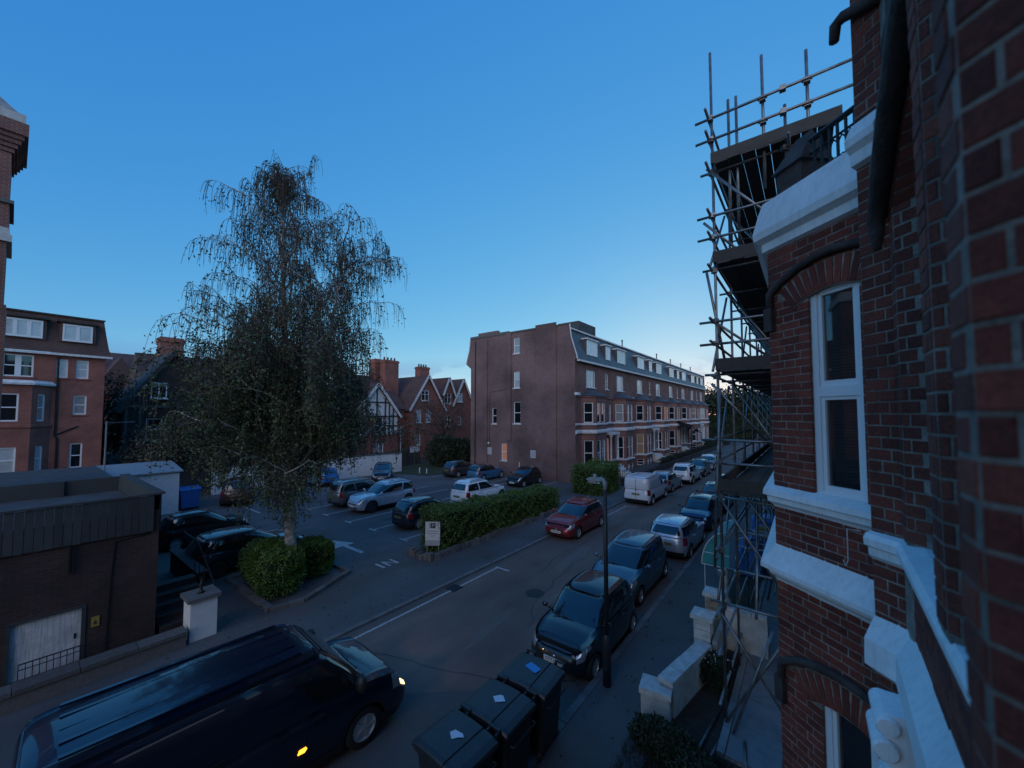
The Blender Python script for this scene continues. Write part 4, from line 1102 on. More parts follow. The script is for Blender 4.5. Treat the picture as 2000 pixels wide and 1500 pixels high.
obj('door_handle', MB().box(XG-.05,XG-.03,1.12,1.15,.6,.72), 'iron_black', dr)
sgn = obj('wall_sign', MB().box(XG+.001,XG+.02,1.39,1.53,.76,1.0), 'sign_yellow', ga)
obj('sign_mark', MB().add([(XG+.022,1.42,.82),(XG+.022,1.50,.82),(XG+.022,1.46,.93)],[(0,1,2)]), 'ink', sgn)
pz0, pz1 = 2.86, 3.8
bw = .145
ms = MB().box(.0,.035,.004,bw-.004,pz0,pz1).mesh('parapet_board'); ms.materials.append(MATS['timber_grey'])
for k in range(int((GY1-GY0)/bw)):
    o = link('parapet_board', ms, None, ga); o.location = (XG+.03+random.uniform(-.004,.004), GY0+k*bw, random.uniform(-.008,.008))
ms = MB().box(.004,bw-.004,.0,.035,pz0,pz1).mesh('parapet_board'); ms.materials.append(MATS['timber_grey'])
for k in range(int(5.2/bw)):
    o = link('parapet_board', ms, None, ga); o.location = (XG-5.2+k*bw, GY1+.02+random.uniform(-.004,.004), random.uniform(-.008,.008))
    o = link('parapet_board', ms, None, ga); o.location = (XG-5.2+k*bw, GY1-.14, random.uniform(-.008,.008))
obj('parapet_rail', MB().box(XG-.02,XG+.09,GY0,GY1+.09,pz1+.01,pz1+.06), 'timber_grey', ga)
obj('parapet_rail', MB().box(XG-5.25,XG-.021,GY1-.15,GY1+.09,pz1+.01,pz1+.06), 'timber_grey', ga)
obj('rear_parapet', MB().box(XG-5.25,XG-5.18,GY0,GY1-.16,pz0,pz1), 'timber_grey', ga)
for y in (-6,-3.6,-1.2,1.1): obj('parapet_post', MB().box(XG-5.17,XG-5.07,y-.05,y+.05,3.3,pz1), 'timber_grey', ga)
obj('roof_felt', MB().add([(XG-5.17,GY0,3.32),(XG-.01,GY0,3.32),(XG-.01,GY1-.16,3.32),(XG-5.17,GY1-.16,3.32)],[(0,1,2,3)]), 'felt', ga)
obj('downpipe', MB().tube([(XG+.08,.98,2.84),(XG+.08,.98,2.2)],.04,6), 'iron_black', ga)
# further flat roof behind it
sh = thing('flat_roof_shed', 'wide low building with grey felt roof behind the board parapet', 'building', (0,0,0))
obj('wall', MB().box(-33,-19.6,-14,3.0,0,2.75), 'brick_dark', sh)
obj('roof', MB().box(-33.2,-19.5,-14.2,3.15,2.751,2.95), 'felt', sh)
obj('fascia', MB().box(-19.499,-19.44,-14.2,3.15,2.70,2.98), 'old_white', sh)
# white store with bluish roof
wb = thing('white_store', 'white rendered store with pale metal roof beside the blue bin', 'shed', (-30.7, 4.2, 0))
obj('wall', MB().box(-2.2,.3,-1.6,2.2,0,2.55), 'white_stucco', wb)
obj('roof', MB().add([(-2.5,-1.75,2.95),(.45,-1.75,2.56),(.45,2.35,2.56),(-2.5,2.35,2.95),(-2.5,-1.75,2.88),(.45,-1.75,2.49),(.45,2.35,2.49),(-2.5,2.35,2.88)],[(0,1,2,3),(7,6,5,4),(0,4,5,1),(1,5,6,2),(2,6,7,3),(3,7,4,0)]), 'lamp_grey', wb)
obj('door', MB().box(.301,.33,-.4,.6,.05,2.1), 'old_white', wb)
bb = thing('blue_bin', 'blue wheeled bin beside the white store', 'bin', (-31.0, 7.0, .04))
obj('tub', MB().add([(-.45,-.4,.15),(.45,-.4,.15),(.45,.4,.15),(-.45,.4,.15),(-.55,-.5,1.2),(.55,-.5,1.2),(.55,.5,1.2),(-.55,.5,1.2)],[(0,1,5,4),(1,2,6,5),(2,3,7,6),(3,0,4,7),(0,3,2,1)]), 'plastic_blue', bb)
obj('lid', MB().prism([(-.58,1.2),(.58,1.2),(.58,1.26),(.2,1.36),(-.5,1.36),(-.58,1.26)],'y',-.54,.54), 'plastic_blue', bb)
for sx in (-.4,.4):
    for sy in (-.35,.35): obj('caster', MB().tube([(sx-.03,sy,.08),(sx+.03,sy,.08)],.08,10), 'tyre', bb)
# aerial on the roof behind
ae = thing('roof_aerial', 'slim pole with television aerial above the white store roof', 'aerial', (-30.2, 3.2, 2.6))
obj('mast', MB().tube([(0,0,0),(0,0,3.0)],.035,6), 'lamp_grey', ae)
obj('aerial_boom', MB().tube([(0,-.1,2.9),(.1,1.1,2.95)],.015,5), 'galv', ae)
for k in range(6): obj('aerial_rod', MB().tube([(-.25,.1+.18*k,2.92),(.3,.1+.18*k,2.93)],.01,4), 'galv', ae)

# ------------------------------------------------------------------ houses beyond the car park
def gable_house(name, label, x, y0, y1, depth, eave, apex, wallm, roofm, wins, chim=(), barge='old_white', base=0.0, timber=False):
    """ridge runs back along -x; gable faces +x"""
    t = thing(name, label, 'house', (0,0,0)); ym = (y0+y1)/2
    rect = [(a-y0, b-y0, c, d_) for a, b, c, d_, *_ in wins if d_ <= eave]
    g = MB().wall((x,y0),(0,1),y1-y0,base,eave,rect,.12)
    g.add([(x,y0,eave),(x,y1,eave),(x,ym,apex)],[(0,1,2)])
    obj('front_wall', g, wallm, t)
    obj('side_wall', MB().box(x-depth,x-.14,y0,y1,base,eave), wallm, t)
    ov = .3
    sl = (apex-eave)/((y1-y0)/2)
    for s_ in (-1, 1):
        ye = ym+s_*((y1-y0)/2+ov); ze = eave-sl*ov
        obj('roof', MB().add([(x+.35,ye,ze),(x-depth,ye,ze),(x-depth,ym,apex+.06),(x+.35,ym,apex+.06),(x+.35,ye,ze-.12),(x-depth,ye,ze-.12),(x-depth,ym,apex-.06),(x+.35,ym,apex-.06)],
            [(0,1,2,3),(7,6,5,4),(0,4,5,1),(1,5,6,2),(3,2,6,7),(0,3,7,4)]), roofm, t)
        obj('bargeboard', MB().bar((x+.38,ye,ze-.06),(x+.38,ym,apex+.02),.05,.30), barge, t)
    for a, b, c, d_, stl, pn in wins:
        window(t, (x-.11 if d_ <= eave else x+.03,(a+b)/2,c), (0,1), b-a, d_-c, stl, pn, sill='old_white')
    for cx, cy, w_, l_, zt in chim:
        cs = obj('chimney', MB().box(cx-w_/2,cx+w_/2,cy-l_/2,cy+l_/2,eave,zt).box(cx-w_/2-.08,cx+w_/2+.08,cy-l_/2-.08,cy+l_/2+.08,zt-.35,zt-.1), 'brick_far', t)
        k = max(1, int(l_/.45))
        for q in range(k): obj('chimney_pot', MB().lathe([(.13,0),(.11,.35),(.14,.4),(.12,.42)], (cx,cy-l_/2+l_*(q+.5)/k,zt), 8), 'clay_tile', cs)
    return t
gable_house('gabled_house', 'brick house with tall white-edged gable, left of three in a row', -42, 32.4, 38.3, 9, 6.9, 11.3, 'brick_far', 'clay_tile',
    [(34.2,35.5,7.8,9.2,'four','pane_dark'),(33.4,34.3,4.8,6.6,'sash','pane_blind_sky'),(35.1,36.1,4.8,6.6,'sash','pane_blind_sky'),(33.4,34.2,1.8,3.2,'sash','pane_curtain')], [(-46,31.9,1.2,2.2,13.4)])
gable_house('gabled_house', 'narrow brick gable in the middle of three in a row', -42.02, 38.32, 40.2, 9, 9.3, 11.3, 'brick_far', 'clay_tile',
    [(38.6,39.9,7.5,9.0,'four','pane_dark'),(38.6,39.8,4.1,5.7,'four','pane_dark')], [(-47,38.5,1.2,1.8,13.2)])
gable_house('gabled_house', 'brick gable half hidden by the bare tree, right of three in a row', -42, 40.22, 44.2, 9, 7.7, 11.3, 'brick_far', 'clay_tile',
    [(41.0,42.1,7.8,9.1,'four','pane_blind_sky'),(41.2,42.0,4.3,5.6,'sash','pane_curtain')])
ln = thing('link_house', 'dark red side wing with hipped tile roof between the gabled houses', 'house', (0,0,0))
obj('wall', MB().box(-52,-43.0,22.5,32.3,0,6.6), 'brick_far', ln)
obj('roof', MB().add([(-52.3,22.2,6.6),(-42.7,22.2,6.6),(-42.7,32.35,6.6),(-52.3,32.35,6.6),(-47.5,26,11.2),(-47.5,32.35,11.2)],[(0,1,4),(1,2,5,4),(2,3,5),(3,0,4,5)]), 'clay_tile', ln)
obj('chimney', MB().box(-48.5,-47,30.3,32.2,9.5,13.6).box(-48.6,-46.9,30.2,32.3,13.0,13.3), 'brick_far', ln)
obj('chimney', MB().box(-48.3,-47.2,25.2,26.4,9.5,12.6), 'brick_far', ln)
# half-timbered gable
ht_ = gable_house('half_timbered_house', 'half-timbered gabled house with white panels beside the birch', -39, 22.6, 28.3, 10, 6.0, 9.4, 'brick_far', 'clay_tile',
    [(25.3,26.3,3.7,5.6,'sash','pane_dark'),(25.2,26.4,1.3,2.7,'two','pane_curtain'),(23.2,24.2,3.7,5.6,'sash','pane_curtain')])
pn = obj('render_panel', MB().add([(-38.985,22.7,5.7),(-38.985,28.2,5.7),(-38.985,28.1,6.1),(-38.985,25.45,9.2),(-38.985,22.8,6.1)],[(0,1,2,3,4)]).box(-38.999,-38.985,26.6,28.25,3.6,5.69), 'white_stucco', ht_)
for a, b in (((26.55,3.5),(26.55,7.8)),((27.1,3.5),(27.1,7.2)),((27.65,3.5),(27.65,6.6)),((24.2,5.7),(24.2,7.8)),((23.6,5.7),(23.6,7.1)),((25.45,5.7),(25.45,9.1)),((22.7,5.7),(28.2,5.7)),((23.8,7.3),(27.1,7.3)),((26.5,4.6),(28.2,4.6))):
    obj('timber', MB().bar((-38.96,a[0],a[1]),(-38.96,b[0],b[1]),.05,.16), 'timber_dark', ht_)
# long row of roofs behind the birch
rr = thing('row_house', 'long dark roofed brick house behind the birch crown', 'house', (0,0,0))
obj('wall', MB().box(-58,-46,7.5,22.3,0,6.8), 'brick_far', rr)
obj('roof', MB().prism([(-58.5,6.8),(-45.5,6.8),(-52,12.0)],'y',7.2,22.4), 'clay_tile', rr)
for y, zt in ((9.6,13.6),(15.5,13.4),(21,13.2)):
    obj('chimney', MB().box(-51.5,-50.1,y-.9,y+.9,9.5,zt).box(-51.62,-49.98,y-1,y+1,zt-.5,zt-.2), 'brick_far', rr)
for y in (9,11.5,14,16.5,19): window(rr, (-45.99,y,3.6), (0,1), 1.1, 1.7, 'sash', 'pane_curtain', sill='old_white')
# dark timbered house left of the birch
dk = gable_house('timbered_house', 'dark timber-gabled old house between the mansard house and the birch', -43, 5.4, 11.6, 9, 6.6, 11.4, 'brick_dark', 'felt',
    [(7.0,8.0,7.3,8.6,'two','pane_dark'),(9.0,10.6,3.8,5.6,'two','pane_blind_sky'),(6.8,7.8,3.8,5.6,'sash','pane_dark')], barge='timber_dark')
for y in (5.6,6.4,8.3,8.8,10.9,11.4):
    obj('timber', MB().bar((-42.96,y,2.4),(-42.96,y,6.6),.08,.16), 'timber_pale', dk)
obj('timber', MB().bar((-42.96,5.4,6.6),(-42.96,11.6,6.6),.1,.2), 'timber_pale', dk)
obj('lean_to_roof', MB().add([(-42.9,4.6,2.9),(-39.5,4.6,2.0),(-39.5,12,2.0),(-42.9,12,2.9),(-42.9,4.6,0),(-39.5,4.6,0),(-39.5,12,0),(-42.9,12,0)],[(0,1,2,3),(0,4,5,1),(1,5,6,2),(2,6,7,3)]), 'slate', dk)
bh = thing('tiled_house', 'clay tiled house far behind with white dormer, past the mansard house', 'house', (0,0,0))
obj('wall', MB().box(-75,-62,3,16,0,8.2), 'brick_far', bh)
obj('roof', MB().prism([(-76,8.2),(-61.4,8.2),(-68.5,13.6)],'y',2.6,16.4), 'clay_tile', bh)
obj('gable_roof', MB().prism([(5.0,8.2),(9.8,8.2),(7.4,12.4)],'x',-67,-61.2), 'clay_tile', bh)
dm = obj('dormer', MB().box(-65.5,-63.2,10.4,12.2,9.4,11.2), 'old_white', bh)
obj('pane', MB().box(-63.19,-63.17,10.7,11.9,9.7,10.8), 'pane_dark', dm)
window(bh, (-61.98,5.6,3.2), (0,1), 1.3, 2.0, 'sash', 'pane_curtain', sill='old_white'); window(bh, (-61.98,5.6,6.0), (0,1), 1.2, 1.3, 'two', 'pane_blind_sky', sill='old_white')

# boundary wall, fence, pole, signs at the far side of the car park
bw_ = thing('white_wall', 'white rendered boundary wall behind the parked cars', 'wall', (-35.0, 9.2, 0))
obj('wall', MB().add([(0,0,0),(.2,0,0),(1.6,15.6,0),(1.4,15.6,0),(0,0,1.95),(.2,0,1.95),(1.6,15.6,1.95),(1.4,15.6,1.95)],[(0,1,5,4),(1,2,6,5),(2,3,7,6),(3,0,4,7),(4,5,6,7)]), 'white_stucco', bw_)
obj('coping', MB().add([(-.06,0,1.951),(.26,0,1.951),(1.66,15.6,1.951),(1.34,15.6,1.951),(-.06,0,2.03),(.26,0,2.03),(1.66,15.6,2.03),(1.34,15.6,2.03)],[(0,1,5,4),(1,2,6,5),(2,3,7,6),(3,0,4,7),(4,5,6,7)]), 'stone_grey', bw_)
fe = thing('board_fence', 'grey close-boarded fence behind the verge', 'fence', (-37.2, 22.4, 0))
fm = MB().box(0,.03,.005,.145,.12,1.75).mesh('fence_board'); fm.materials.append(MATS['timber_grey'])
for k in range(52):
    o = link('fence_board', fm, None, fe); o.location = (random.uniform(-.006,.006), k*.15, random.uniform(-.03,.03))
for k in range(5): obj('fence_post', MB().box(.032,.13,k*1.92,k*1.92+.1,0,1.9), 'timber_grey', fe)
obj('gravel_board', MB().box(-.005,.035,0,7.8,0,.119), 'timber_grey', fe)
tg = thing('steel_goal_frame', 'slim steel rail frame standing before the fence', 'frame', (-36.8, 23.9, 0))
obj('rail', MB().tube([(0,0,3.9),(0,5.2,3.9)],.03,6), 'galv', tg)
for y in (0,5.2): obj('post', MB().tube([(0,y,0),(0,y,3.9)],.03,6), 'galv', tg)
tp = thing('pole', 'slim pale pole standing on the verge', 'pole', (-35.5, 26.2, .07))
obj('shaft', MB().tube([(0,0,0),(0,0,4.3)],.06,8), 'lamp_grey', tp); obj('pole_cap', MB().tube([(0,0,4.3),(0,0,4.6)],.09,8), 'lamp_grey', tp)
ns = thing('notice_sign', 'small white notice on two posts beside the verge', 'sign', (-35.2, 27.9, .07))
obj('board', MB().box(-.02,.02,-.65,.65,1.6,2.25), 'sign_white', ns)
for y in (-.5,.5): obj('post', MB().box(-.05,-.021,y-.03,y+.03,0,2.2), 'galv', ns)
for i, (x, y) in enumerate(((-30.9,25.1),(-30.3,25.5))):
    q = thing('bollard', ('shorter' if i else 'taller')+' white marker post at the verge corner', 'bollard', (x,y,.05), 0, 'marker posts')
    obj('post', MB().tube([(0,0,0),(0,0,.55-.1*i)],.06,8).tube([(0,0,.55-.1*i),(0,0,.6-.1*i)],.03,8), 'white_paint', q)
wp = thing('bollard', 'slim white post against the brick gable wall', 'bollard', (-21.1,28.6,.04), 0, 'marker posts')
obj('post', MB().tube([(0,0,0),(0,0,1.5)],.05,8), 'white_paint', wp)

# ------------------------------------------------------------------ near brick house on the right
nh = thing('brick_house', 'near dark red brick house with white sills and bay window at the right', 'house', (0,0,0))
BR = []          # every brick: (x,y,z centre, d, length, height, thickness)
CH, CL = .075, .009
def brickface(p0, d, L, z0, z1, holes=(), skip=lambda u, z: False, shift=0.0, mortar=True, depth=.12, wallname='mortar_bed', wholes=None):
    d = Vector((d[0],d[1])).normalized()
    if mortar: obj(wallname, MB().wall(p0, d, L, z0, z1, holes if wholes is None else wholes, depth), 'mortar', nh)
    i0 = int(math.floor(z0/CH)); i = i0
    nrm = Vector((d.y,-d.x))
    while i*CH < z1-.02:
        za, zb = max(z0, i*CH+CL/2), min(z1, (i+1)*CH-CL/2)
        if zb-za > .02:
            u = -shift - (0 if i % 2 == 0 else .168) - .4; st_ = 0
            while u < L:
                ln_ = .215 if st_ % 2 == 0 else .1025
                a, b = u+CL/2, u+ln_+CL/2
                u += ln_+CL; st_ += 1
                a, b = max(a, .002), min(b, L-.002)
                if b-a < .03: continue
                segs = [(a, b)]
                for h in holes:
                    if h[2] < (za+zb)/2 < h[3]:
                        ns_ = []
                        for s0, s1 in segs:
                            if s1 <= h[0] or s0 >= h[1]: ns_.append((s0, s1)); continue
                            if s0 < h[0]-.03: ns_.append((s0, h[0]))
                            if s1 > h[1]+.03: ns_.append((h[1], s1))
                        segs = ns_
                for s0, s1 in segs:
                    um = (s0+s1)/2
                    if skip(um, (za+zb)/2): continue
                    p = Vector(p0)+d*um
                    BR.append((p.x, p.y, (za+zb)/2, d.x, d.y, s1-s0, zb-za))
        i += 1

O_, N_ = Vector((-.285,4.76)), Vector((.378,4.185))
dB = (N_-O_).normalized(); LB = (N_-O_).length+.25
E_ = (-.285, 7.0)
W1 = (.42,.86,5.2,7.20); W0 = (.42,.86,1.6,3.52)
def arch_skip(spring):
    def f(u, z):
        du = (u-.64)
        if spring-.02 < z and abs(du) < .53:
            zc = spring-.62; r = math.hypot(du, z-zc)
            return r < .66+.245 and z > spring-.02 and abs(du)/max(.01, z-zc) < .62
        return False
    return f
def both(u, z): return arch_skip(7.08)(u, z) or arch_skip(3.42)(u, z)
brickface(O_, dB, LB, 0, 7.72, [W1, W0], both)
brickface((E_[0],E_[1]), (0,-1), E_[1]-O_.y, 0, 7.72)
obj('bay_core', MB().add([(E_[0]+.14,E_[1],0),(O_.x+.14,O_.y+.1,0),(N_.x+.22,N_.y+.02,0),(2,N_.y+.02,0),(2,E_[1],0),(E_[0]+.14,E_[1],8.1),(O_.x+.14,O_.y+.1,8.1),(N_.x+.22,N_.y+.02,8.1),(2,N_.y+.02,8.1),(2,E_[1],8.1)],
    [(0,1,6,5),(1,2,7,6),(2,3,8,7),(3,4,9,8),(4,0,5,9),(5,6,7,8,9)]), 'hood_brick', nh)
bpath = [E_, (O_.x,O_.y), (N_.x+dB.x*.25,N_.y+dB.y*.25)]
obj('sill_string', sweep(bpath, [(-.06,5.29),(0,5.28),(.095,5.235),(.10,5.185),(.065,5.17),(.06,5.12),(.02,5.09),(0,5.06)]), 'near_stucco', nh)
obj('lower_string', sweep(bpath, [(-.02,4.71),(0,4.70),(.135,4.50),(.135,4.46),(.075,4.445),(.06,4.40),(.02,4.37),(0,4.33)]), 'near_stucco', nh)
obj('cornice', sweep(bpath, [(0,7.66),(.045,7.68),(.05,7.76),(.115,7.80),(.125,7.87),(.07,8.08),(.03,8.20),(-.1,8.22),(-.5,8.22)]), 'near_stucco', nh)
def voussoirs(spring, name='arch_brick'):
    nb_ = 13
    for k in range(nb_):
        a = R(-31+62*k/(nb_-1)); zc = spring-.62
        cu, cz = .64+math.sin(a)*(.66+.125), zc+math.cos(a)*(.66+.125)
        p = O_+dB*cu; nrm = Vector((dB.y,-dB.x)); p3 = Vector((p.x,p.y,cz))+Vector((nrm.x,nrm.y,0))*.0
        t = Vector((dB.x*math.cos(a), dB.y*math.cos(a), -math.sin(a))); r_ = Vector((dB.x*math.sin(a), dB.y*math.sin(a), math.cos(a)))
        obj(name, MB().obox(p3, t*.027, Vector((nrm.x,nrm.y,0))*.02, r_*.118), 'near_brick', nh)
def arc_strip(spring, ri, ro, mat, name, out_, a0=-33, a1=33):
    nrm = Vector((dB.y,-dB.x)); m = MB(); zc = spring-.62
    rows = [[], [], [], []]
    for k in range(17):
        a = R(a0+(a1-a0)*k/16)
        for j, (rr_, oo) in enumerate(((ri,-.1),(ri,out_),(ro,out_),(ro,-.05))):
            p = O_+dB*(.64+math.sin(a)*rr_); rows[j].append((p.x+nrm.x*oo, p.y+nrm.y*oo, zc+math.cos(a)*rr_))
    m.grid(rows); return obj(name, m, mat, nh)
for spg in (7.08, 3.42):
    arc_strip(spg, .66, .91, 'mortar', 'arch_bed', .012)
    voussoirs(spg)
    nrm = Vector((dB.y,-dB.x)); pts = []
    for k in range(17):
        a = R(-33+66*k/16); p = O_+dB*(.64+math.sin(a)*.97); pts.append((p.x+nrm.x*.03, p.y+nrm.y*.03, spg-.62+math.cos(a)*.97))
    p = O_+dB*.04; pts = [(p.x+nrm.x*.03,p.y+nrm.y*.03,spg+.0), (p.x+nrm.x*.03,p.y+nrm.y*.03,spg+.14)] + pts
    obj('hood_mould', MB().tube(pts, .036, 8), 'hood_brick', nh, True)
    st2 = O_+dB*.03
    obj('label_stop', MB().obox((st2.x+nrm.x*.02,st2.y+nrm.y*.02,spg-.12),(dB.x*.045,dB.y*.045,0),(nrm.x*.04,nrm.y*.04,0),(0,0,.12)), 'hood_brick', nh)
def bay_window(z0, z1, name):
    pc = O_+dB*.64; nrm = Vector((dB.y,-dB.x)); wd, ht = .44, z1-z0
    wv = bpy.data.objects.new(name, None)
    f = MB(); fw, t = .055, .07
    x0, x1 = -wd/2, wd/2
    f.box(x0,x0+fw,-t,0,0,ht).box(x1-fw,x1,-t,0,0,ht).box(x0+fw,x1-fw,-t,0,0,.07).box(x0+fw,x1-fw,-t,0,ht-fw,ht).box(x0+fw,x1-fw,-t,0,ht*.5-.045,ht*.5+.045)
    for q0, q1 in ((.07,ht*.5-.045),(ht*.5+.045,ht-fw)):
        s_ = .032; f.box(x0+fw,x0+fw+s_,-t*.75,0,q0,q1).box(x1-fw-s_,x1-fw,-t*.75,0,q0,q1).box(x0+fw+s_,x1-fw-s_,-t*.75,0,q0,q0+s_+.02).box(x0+fw+s_,x1-fw-s_,-t*.75,0,q1-s_,q1)
    o = obj(name, f, 'white_frame', nh); place(o, (pc.x-nrm.x*.10, pc.y-nrm.y*.10, z0), math.atan2(dB.y,dB.x))
    obj('pane', MB().box(x0+fw,x1-fw,-.03,-.024,.06,ht-.06), 'pane_clear', o)
    sl = MB().box(x0+fw+.035,x1-fw-.035,.012,.03,0,.012).mesh('blind_slat'); sl.materials.append(MATS['slat'])
    k = 0; z_ = ht*.08
    while z_ < ht*.70:
        q = link('blind_slat', sl, None, o); q.location = (0,.02,z_); q.rotation_euler = (R(40),0,0); z_ += .028
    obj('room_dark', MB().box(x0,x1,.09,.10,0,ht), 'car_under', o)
gm = bpy.data.materials.new('pane_clear'); gm.use_nodes = True
gb_ = gm.node_tree.nodes['Principled BSDF']; gb_.inputs['Base Color'].default_value = (.02,.025,.03,1); gb_.inputs['Roughness'].default_value = .02; gb_.inputs['Alpha'].default_value = .6; gb_.inputs['IOR'].default_value = 2.1; gb_.inputs['Coat Weight'].default_value = 1.0
MATS['pane_clear'] = gm
bay_window(5.24, 7.16, 'window'); bay_window(1.62, 3.5, 'window')

# corner pier, splayed jambs and arch of the nearest window
A0, A1 = Vector((.313,3.467)), Vector((.442,3.338))
Bq0, Bq1 = Vector((.442,3.21)), Vector((.533,3.119))
ZL, ZS = 5.235, 7.25
d45 = (.7071,-.7071)
brickface(A0, d45, .182, 0, 7.70, shift=.02); brickface(A0, d45, .182, 8.0, 12.4, shift=.02)
brickface((.9,3.50), (-1,0), .58, 0, 12.4)
brickface(A1, (0,-1), .128, ZL, ZS, shift=.1)
brickface(Bq0, d45, .129, ZL, ZS, shift=.06); brickface(Bq1, (1,0), .30, ZL, ZS+.5, shift=.10)
obj('pier_core', MB().prism([(A0.x+.01,A0.y),(A1.x,A1.y+.01),(Bq0.x+.01,Bq0.y+.01),(Bq1.x+.01,Bq1.y+.01),(1.3,3.13),(1.3,3.49),(.33,3.49)],'z',0,12.4), 'mortar', nh)
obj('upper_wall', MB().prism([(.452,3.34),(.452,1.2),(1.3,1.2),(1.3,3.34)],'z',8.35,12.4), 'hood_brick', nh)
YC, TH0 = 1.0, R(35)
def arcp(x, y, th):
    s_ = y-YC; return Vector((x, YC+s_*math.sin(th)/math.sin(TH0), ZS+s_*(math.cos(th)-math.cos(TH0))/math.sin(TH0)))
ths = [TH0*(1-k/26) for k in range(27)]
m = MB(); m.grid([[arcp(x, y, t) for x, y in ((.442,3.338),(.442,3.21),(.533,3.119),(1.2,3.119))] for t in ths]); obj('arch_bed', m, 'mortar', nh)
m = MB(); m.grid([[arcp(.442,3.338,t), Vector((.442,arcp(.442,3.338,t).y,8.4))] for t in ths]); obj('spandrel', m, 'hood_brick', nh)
for (xa, ya), (xb, yb), out_ in (((.442,3.335),(.442,3.213),Vector((-1,0,0))), ((.445,3.206),(.531,3.121),Vector((-.707,-.5,-.5)))):
    for k in range(26):
        t0, t1 = ths[k]-.0022, ths[k+1]+.0022
        q = [arcp(xa,ya,t0), arcp(xb,yb,t0), arcp(xb,yb,t1), arcp(xa,ya,t1)]
        m = MB(); m.add(q+[p+out_*.007 for p in q], [(4,5,6,7),(0,1,5,4),(1,2,6,5),(2,3,7,6),(3,0,4,7)])
        obj('arch_brick', m, 'near_brick', nh)
pts = [(.39,3.375,7.06),(.39,3.375,7.16)] + [tuple(arcp(.39,3.375,t)) for t in ths]
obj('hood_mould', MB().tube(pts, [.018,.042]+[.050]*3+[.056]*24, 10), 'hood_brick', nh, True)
# second pier and nearest jamb
brickface((.36,2.105), (0,-1), .129, ZL, 9.2, shift=.03); brickface((.36,1.976), d45, .12, ZL, 9.2, shift=.12); brickface((.445,1.891), (1,0), .3, ZL, 9.2, shift=.07)
obj('pier_core', MB().prism([(.366,2.10),(.366,1.98),(.452,1.892),(1.3,1.892),(1.3,2.10)],'z',ZL-.02,9.2), 'mortar', nh)
brickface((.225,1.10), (0,-1), .11, 4.8, 8.6, shift=.02); brickface((.225,.99), d45, .32, 4.8, 8.6, shift=.05)
obj('jamb_core', MB().prism([(.231,1.095),(.231,.995),(.455,.77),(1.3,.77),(1.3,1.095)],'z',4.8,8.6), 'mortar', nh)
# window glass set deep behind the piers
wf = obj('window', MB().box(.78,.84,1.1,3.13,ZL,ZL+.09).box(.78,.84,2.28,2.36,ZL+.09,8.0).box(.78,.84,3.05,3.13,ZL+.09,8.0), 'white_frame', nh)
obj('pane', MB().box(.82,.83,1.1,3.1,ZL+.09,8.2), 'pane_dark', wf)
# ledge, wall below it, lower string, cornice over the corner
lpath = [(.9,3.52),(.30,3.49),(.452,3.315),(.345,.3)]
wpath = [(.9,3.50),(.313,3.467),(.465,3.305),(.36,.3)]
obj('window_ledge', sweep(wpath[1:], [(-.9,ZL+.02),(-.04,ZL+.012),(.045,ZL-.01),(.065,ZL-.04),(.06,ZL-.085),(.03,ZL-.10),(.028,ZL-.15),(.0,ZL-.18)]), 'near_stucco', nh)
dW = (Vector(wpath[3])-Vector(wpath[2])); LW = dW.length
brickface(wpath[2], (dW.x,dW.y), LW, 2.2, ZL-.18, shift=.04)
obj('lower_string', sweep(wpath[1:], [(-.02,4.71),(0,4.70),(.085,4.56),(.09,4.40),(.05,4.37),(.0,4.33)]), 'near_stucco', nh)
obj('cornice', sweep([(.313,3.467),(.445,3.335)], [(0,7.66),(.045,7.68),(.05,7.76),(.085,7.80),(.09,7.85),(.04,7.95),(0,7.99)]), 'near_stucco', nh)
obj('rear_wing', MB().box(.37,8,-14,.765,0,12.4), 'brick_red', nh)
# carved bracket below the lower string
cb_ = obj('carved_bracket', MB().prism([(0,4.36),(.15,4.36),(.17,4.30),(.15,4.24),(.17,4.18),(.15,4.10),(.10,4.06),(.12,3.98),(.08,3.88),(.05,3.74),(0,3.66)],'y',2.98,3.22), 'near_stucco', nh)
for v_ in cb_.data.vertices: v_.co.x = .44-v_.co.x
for k, (x, z, r_) in enumerate(((.30,4.30,.055),(.29,4.17,.06),(.33,4.03,.05),(.36,3.90,.045),(.39,3.79,.035))):
    obj('carved_scroll', MB().tube([(x,2.95,z),(x,2.965,z),(x,3.235,z),(x,3.25,z)], [r_*.8,r_,r_,r_*.8], 14), 'near_stucco', cb_)
for k in range(4):
    obj('carved_leaf', MB().tube([(.30+.02*k,2.99+.07*k,4.05),(.26+.02*k,3.0+.07*k,3.98),(.33+.01*k,3.01+.07*k,3.88),(.38,3.02+.06*k,3.74)], [.02,.035,.03,.012], 6), 'near_stucco', cb_, True)
# bracket pipe high up and a hooked cable by the ledge
obj('overflow_pipe', MB().tube([(.50,3.26,8.66),(.40,3.34,8.70),(.27,3.43,8.76),(.232,3.455,8.74),(.222,3.46,8.63)], [.04,.04,.038,.036,.03], 8), 'hood_brick', nh, True)
pc_ = O_+dB*.70; nb2 = Vector((dB.y,-dB.x))*.012
obj('hooked_wire', MB().tube([(pc_.x+.08+nb2.x,pc_.y-.07+nb2.y,5.05),(pc_.x+nb2.x,pc_.y+nb2.y,5.04),(pc_.x+nb2.x,pc_.y+nb2.y,4.78),(pc_.x-.015+nb2.x,pc_.y+.013+nb2.y,4.73),(pc_.x-.03+nb2.x,pc_.y+.026+nb2.y,4.77)], .004, 5), 'old_white', nh)
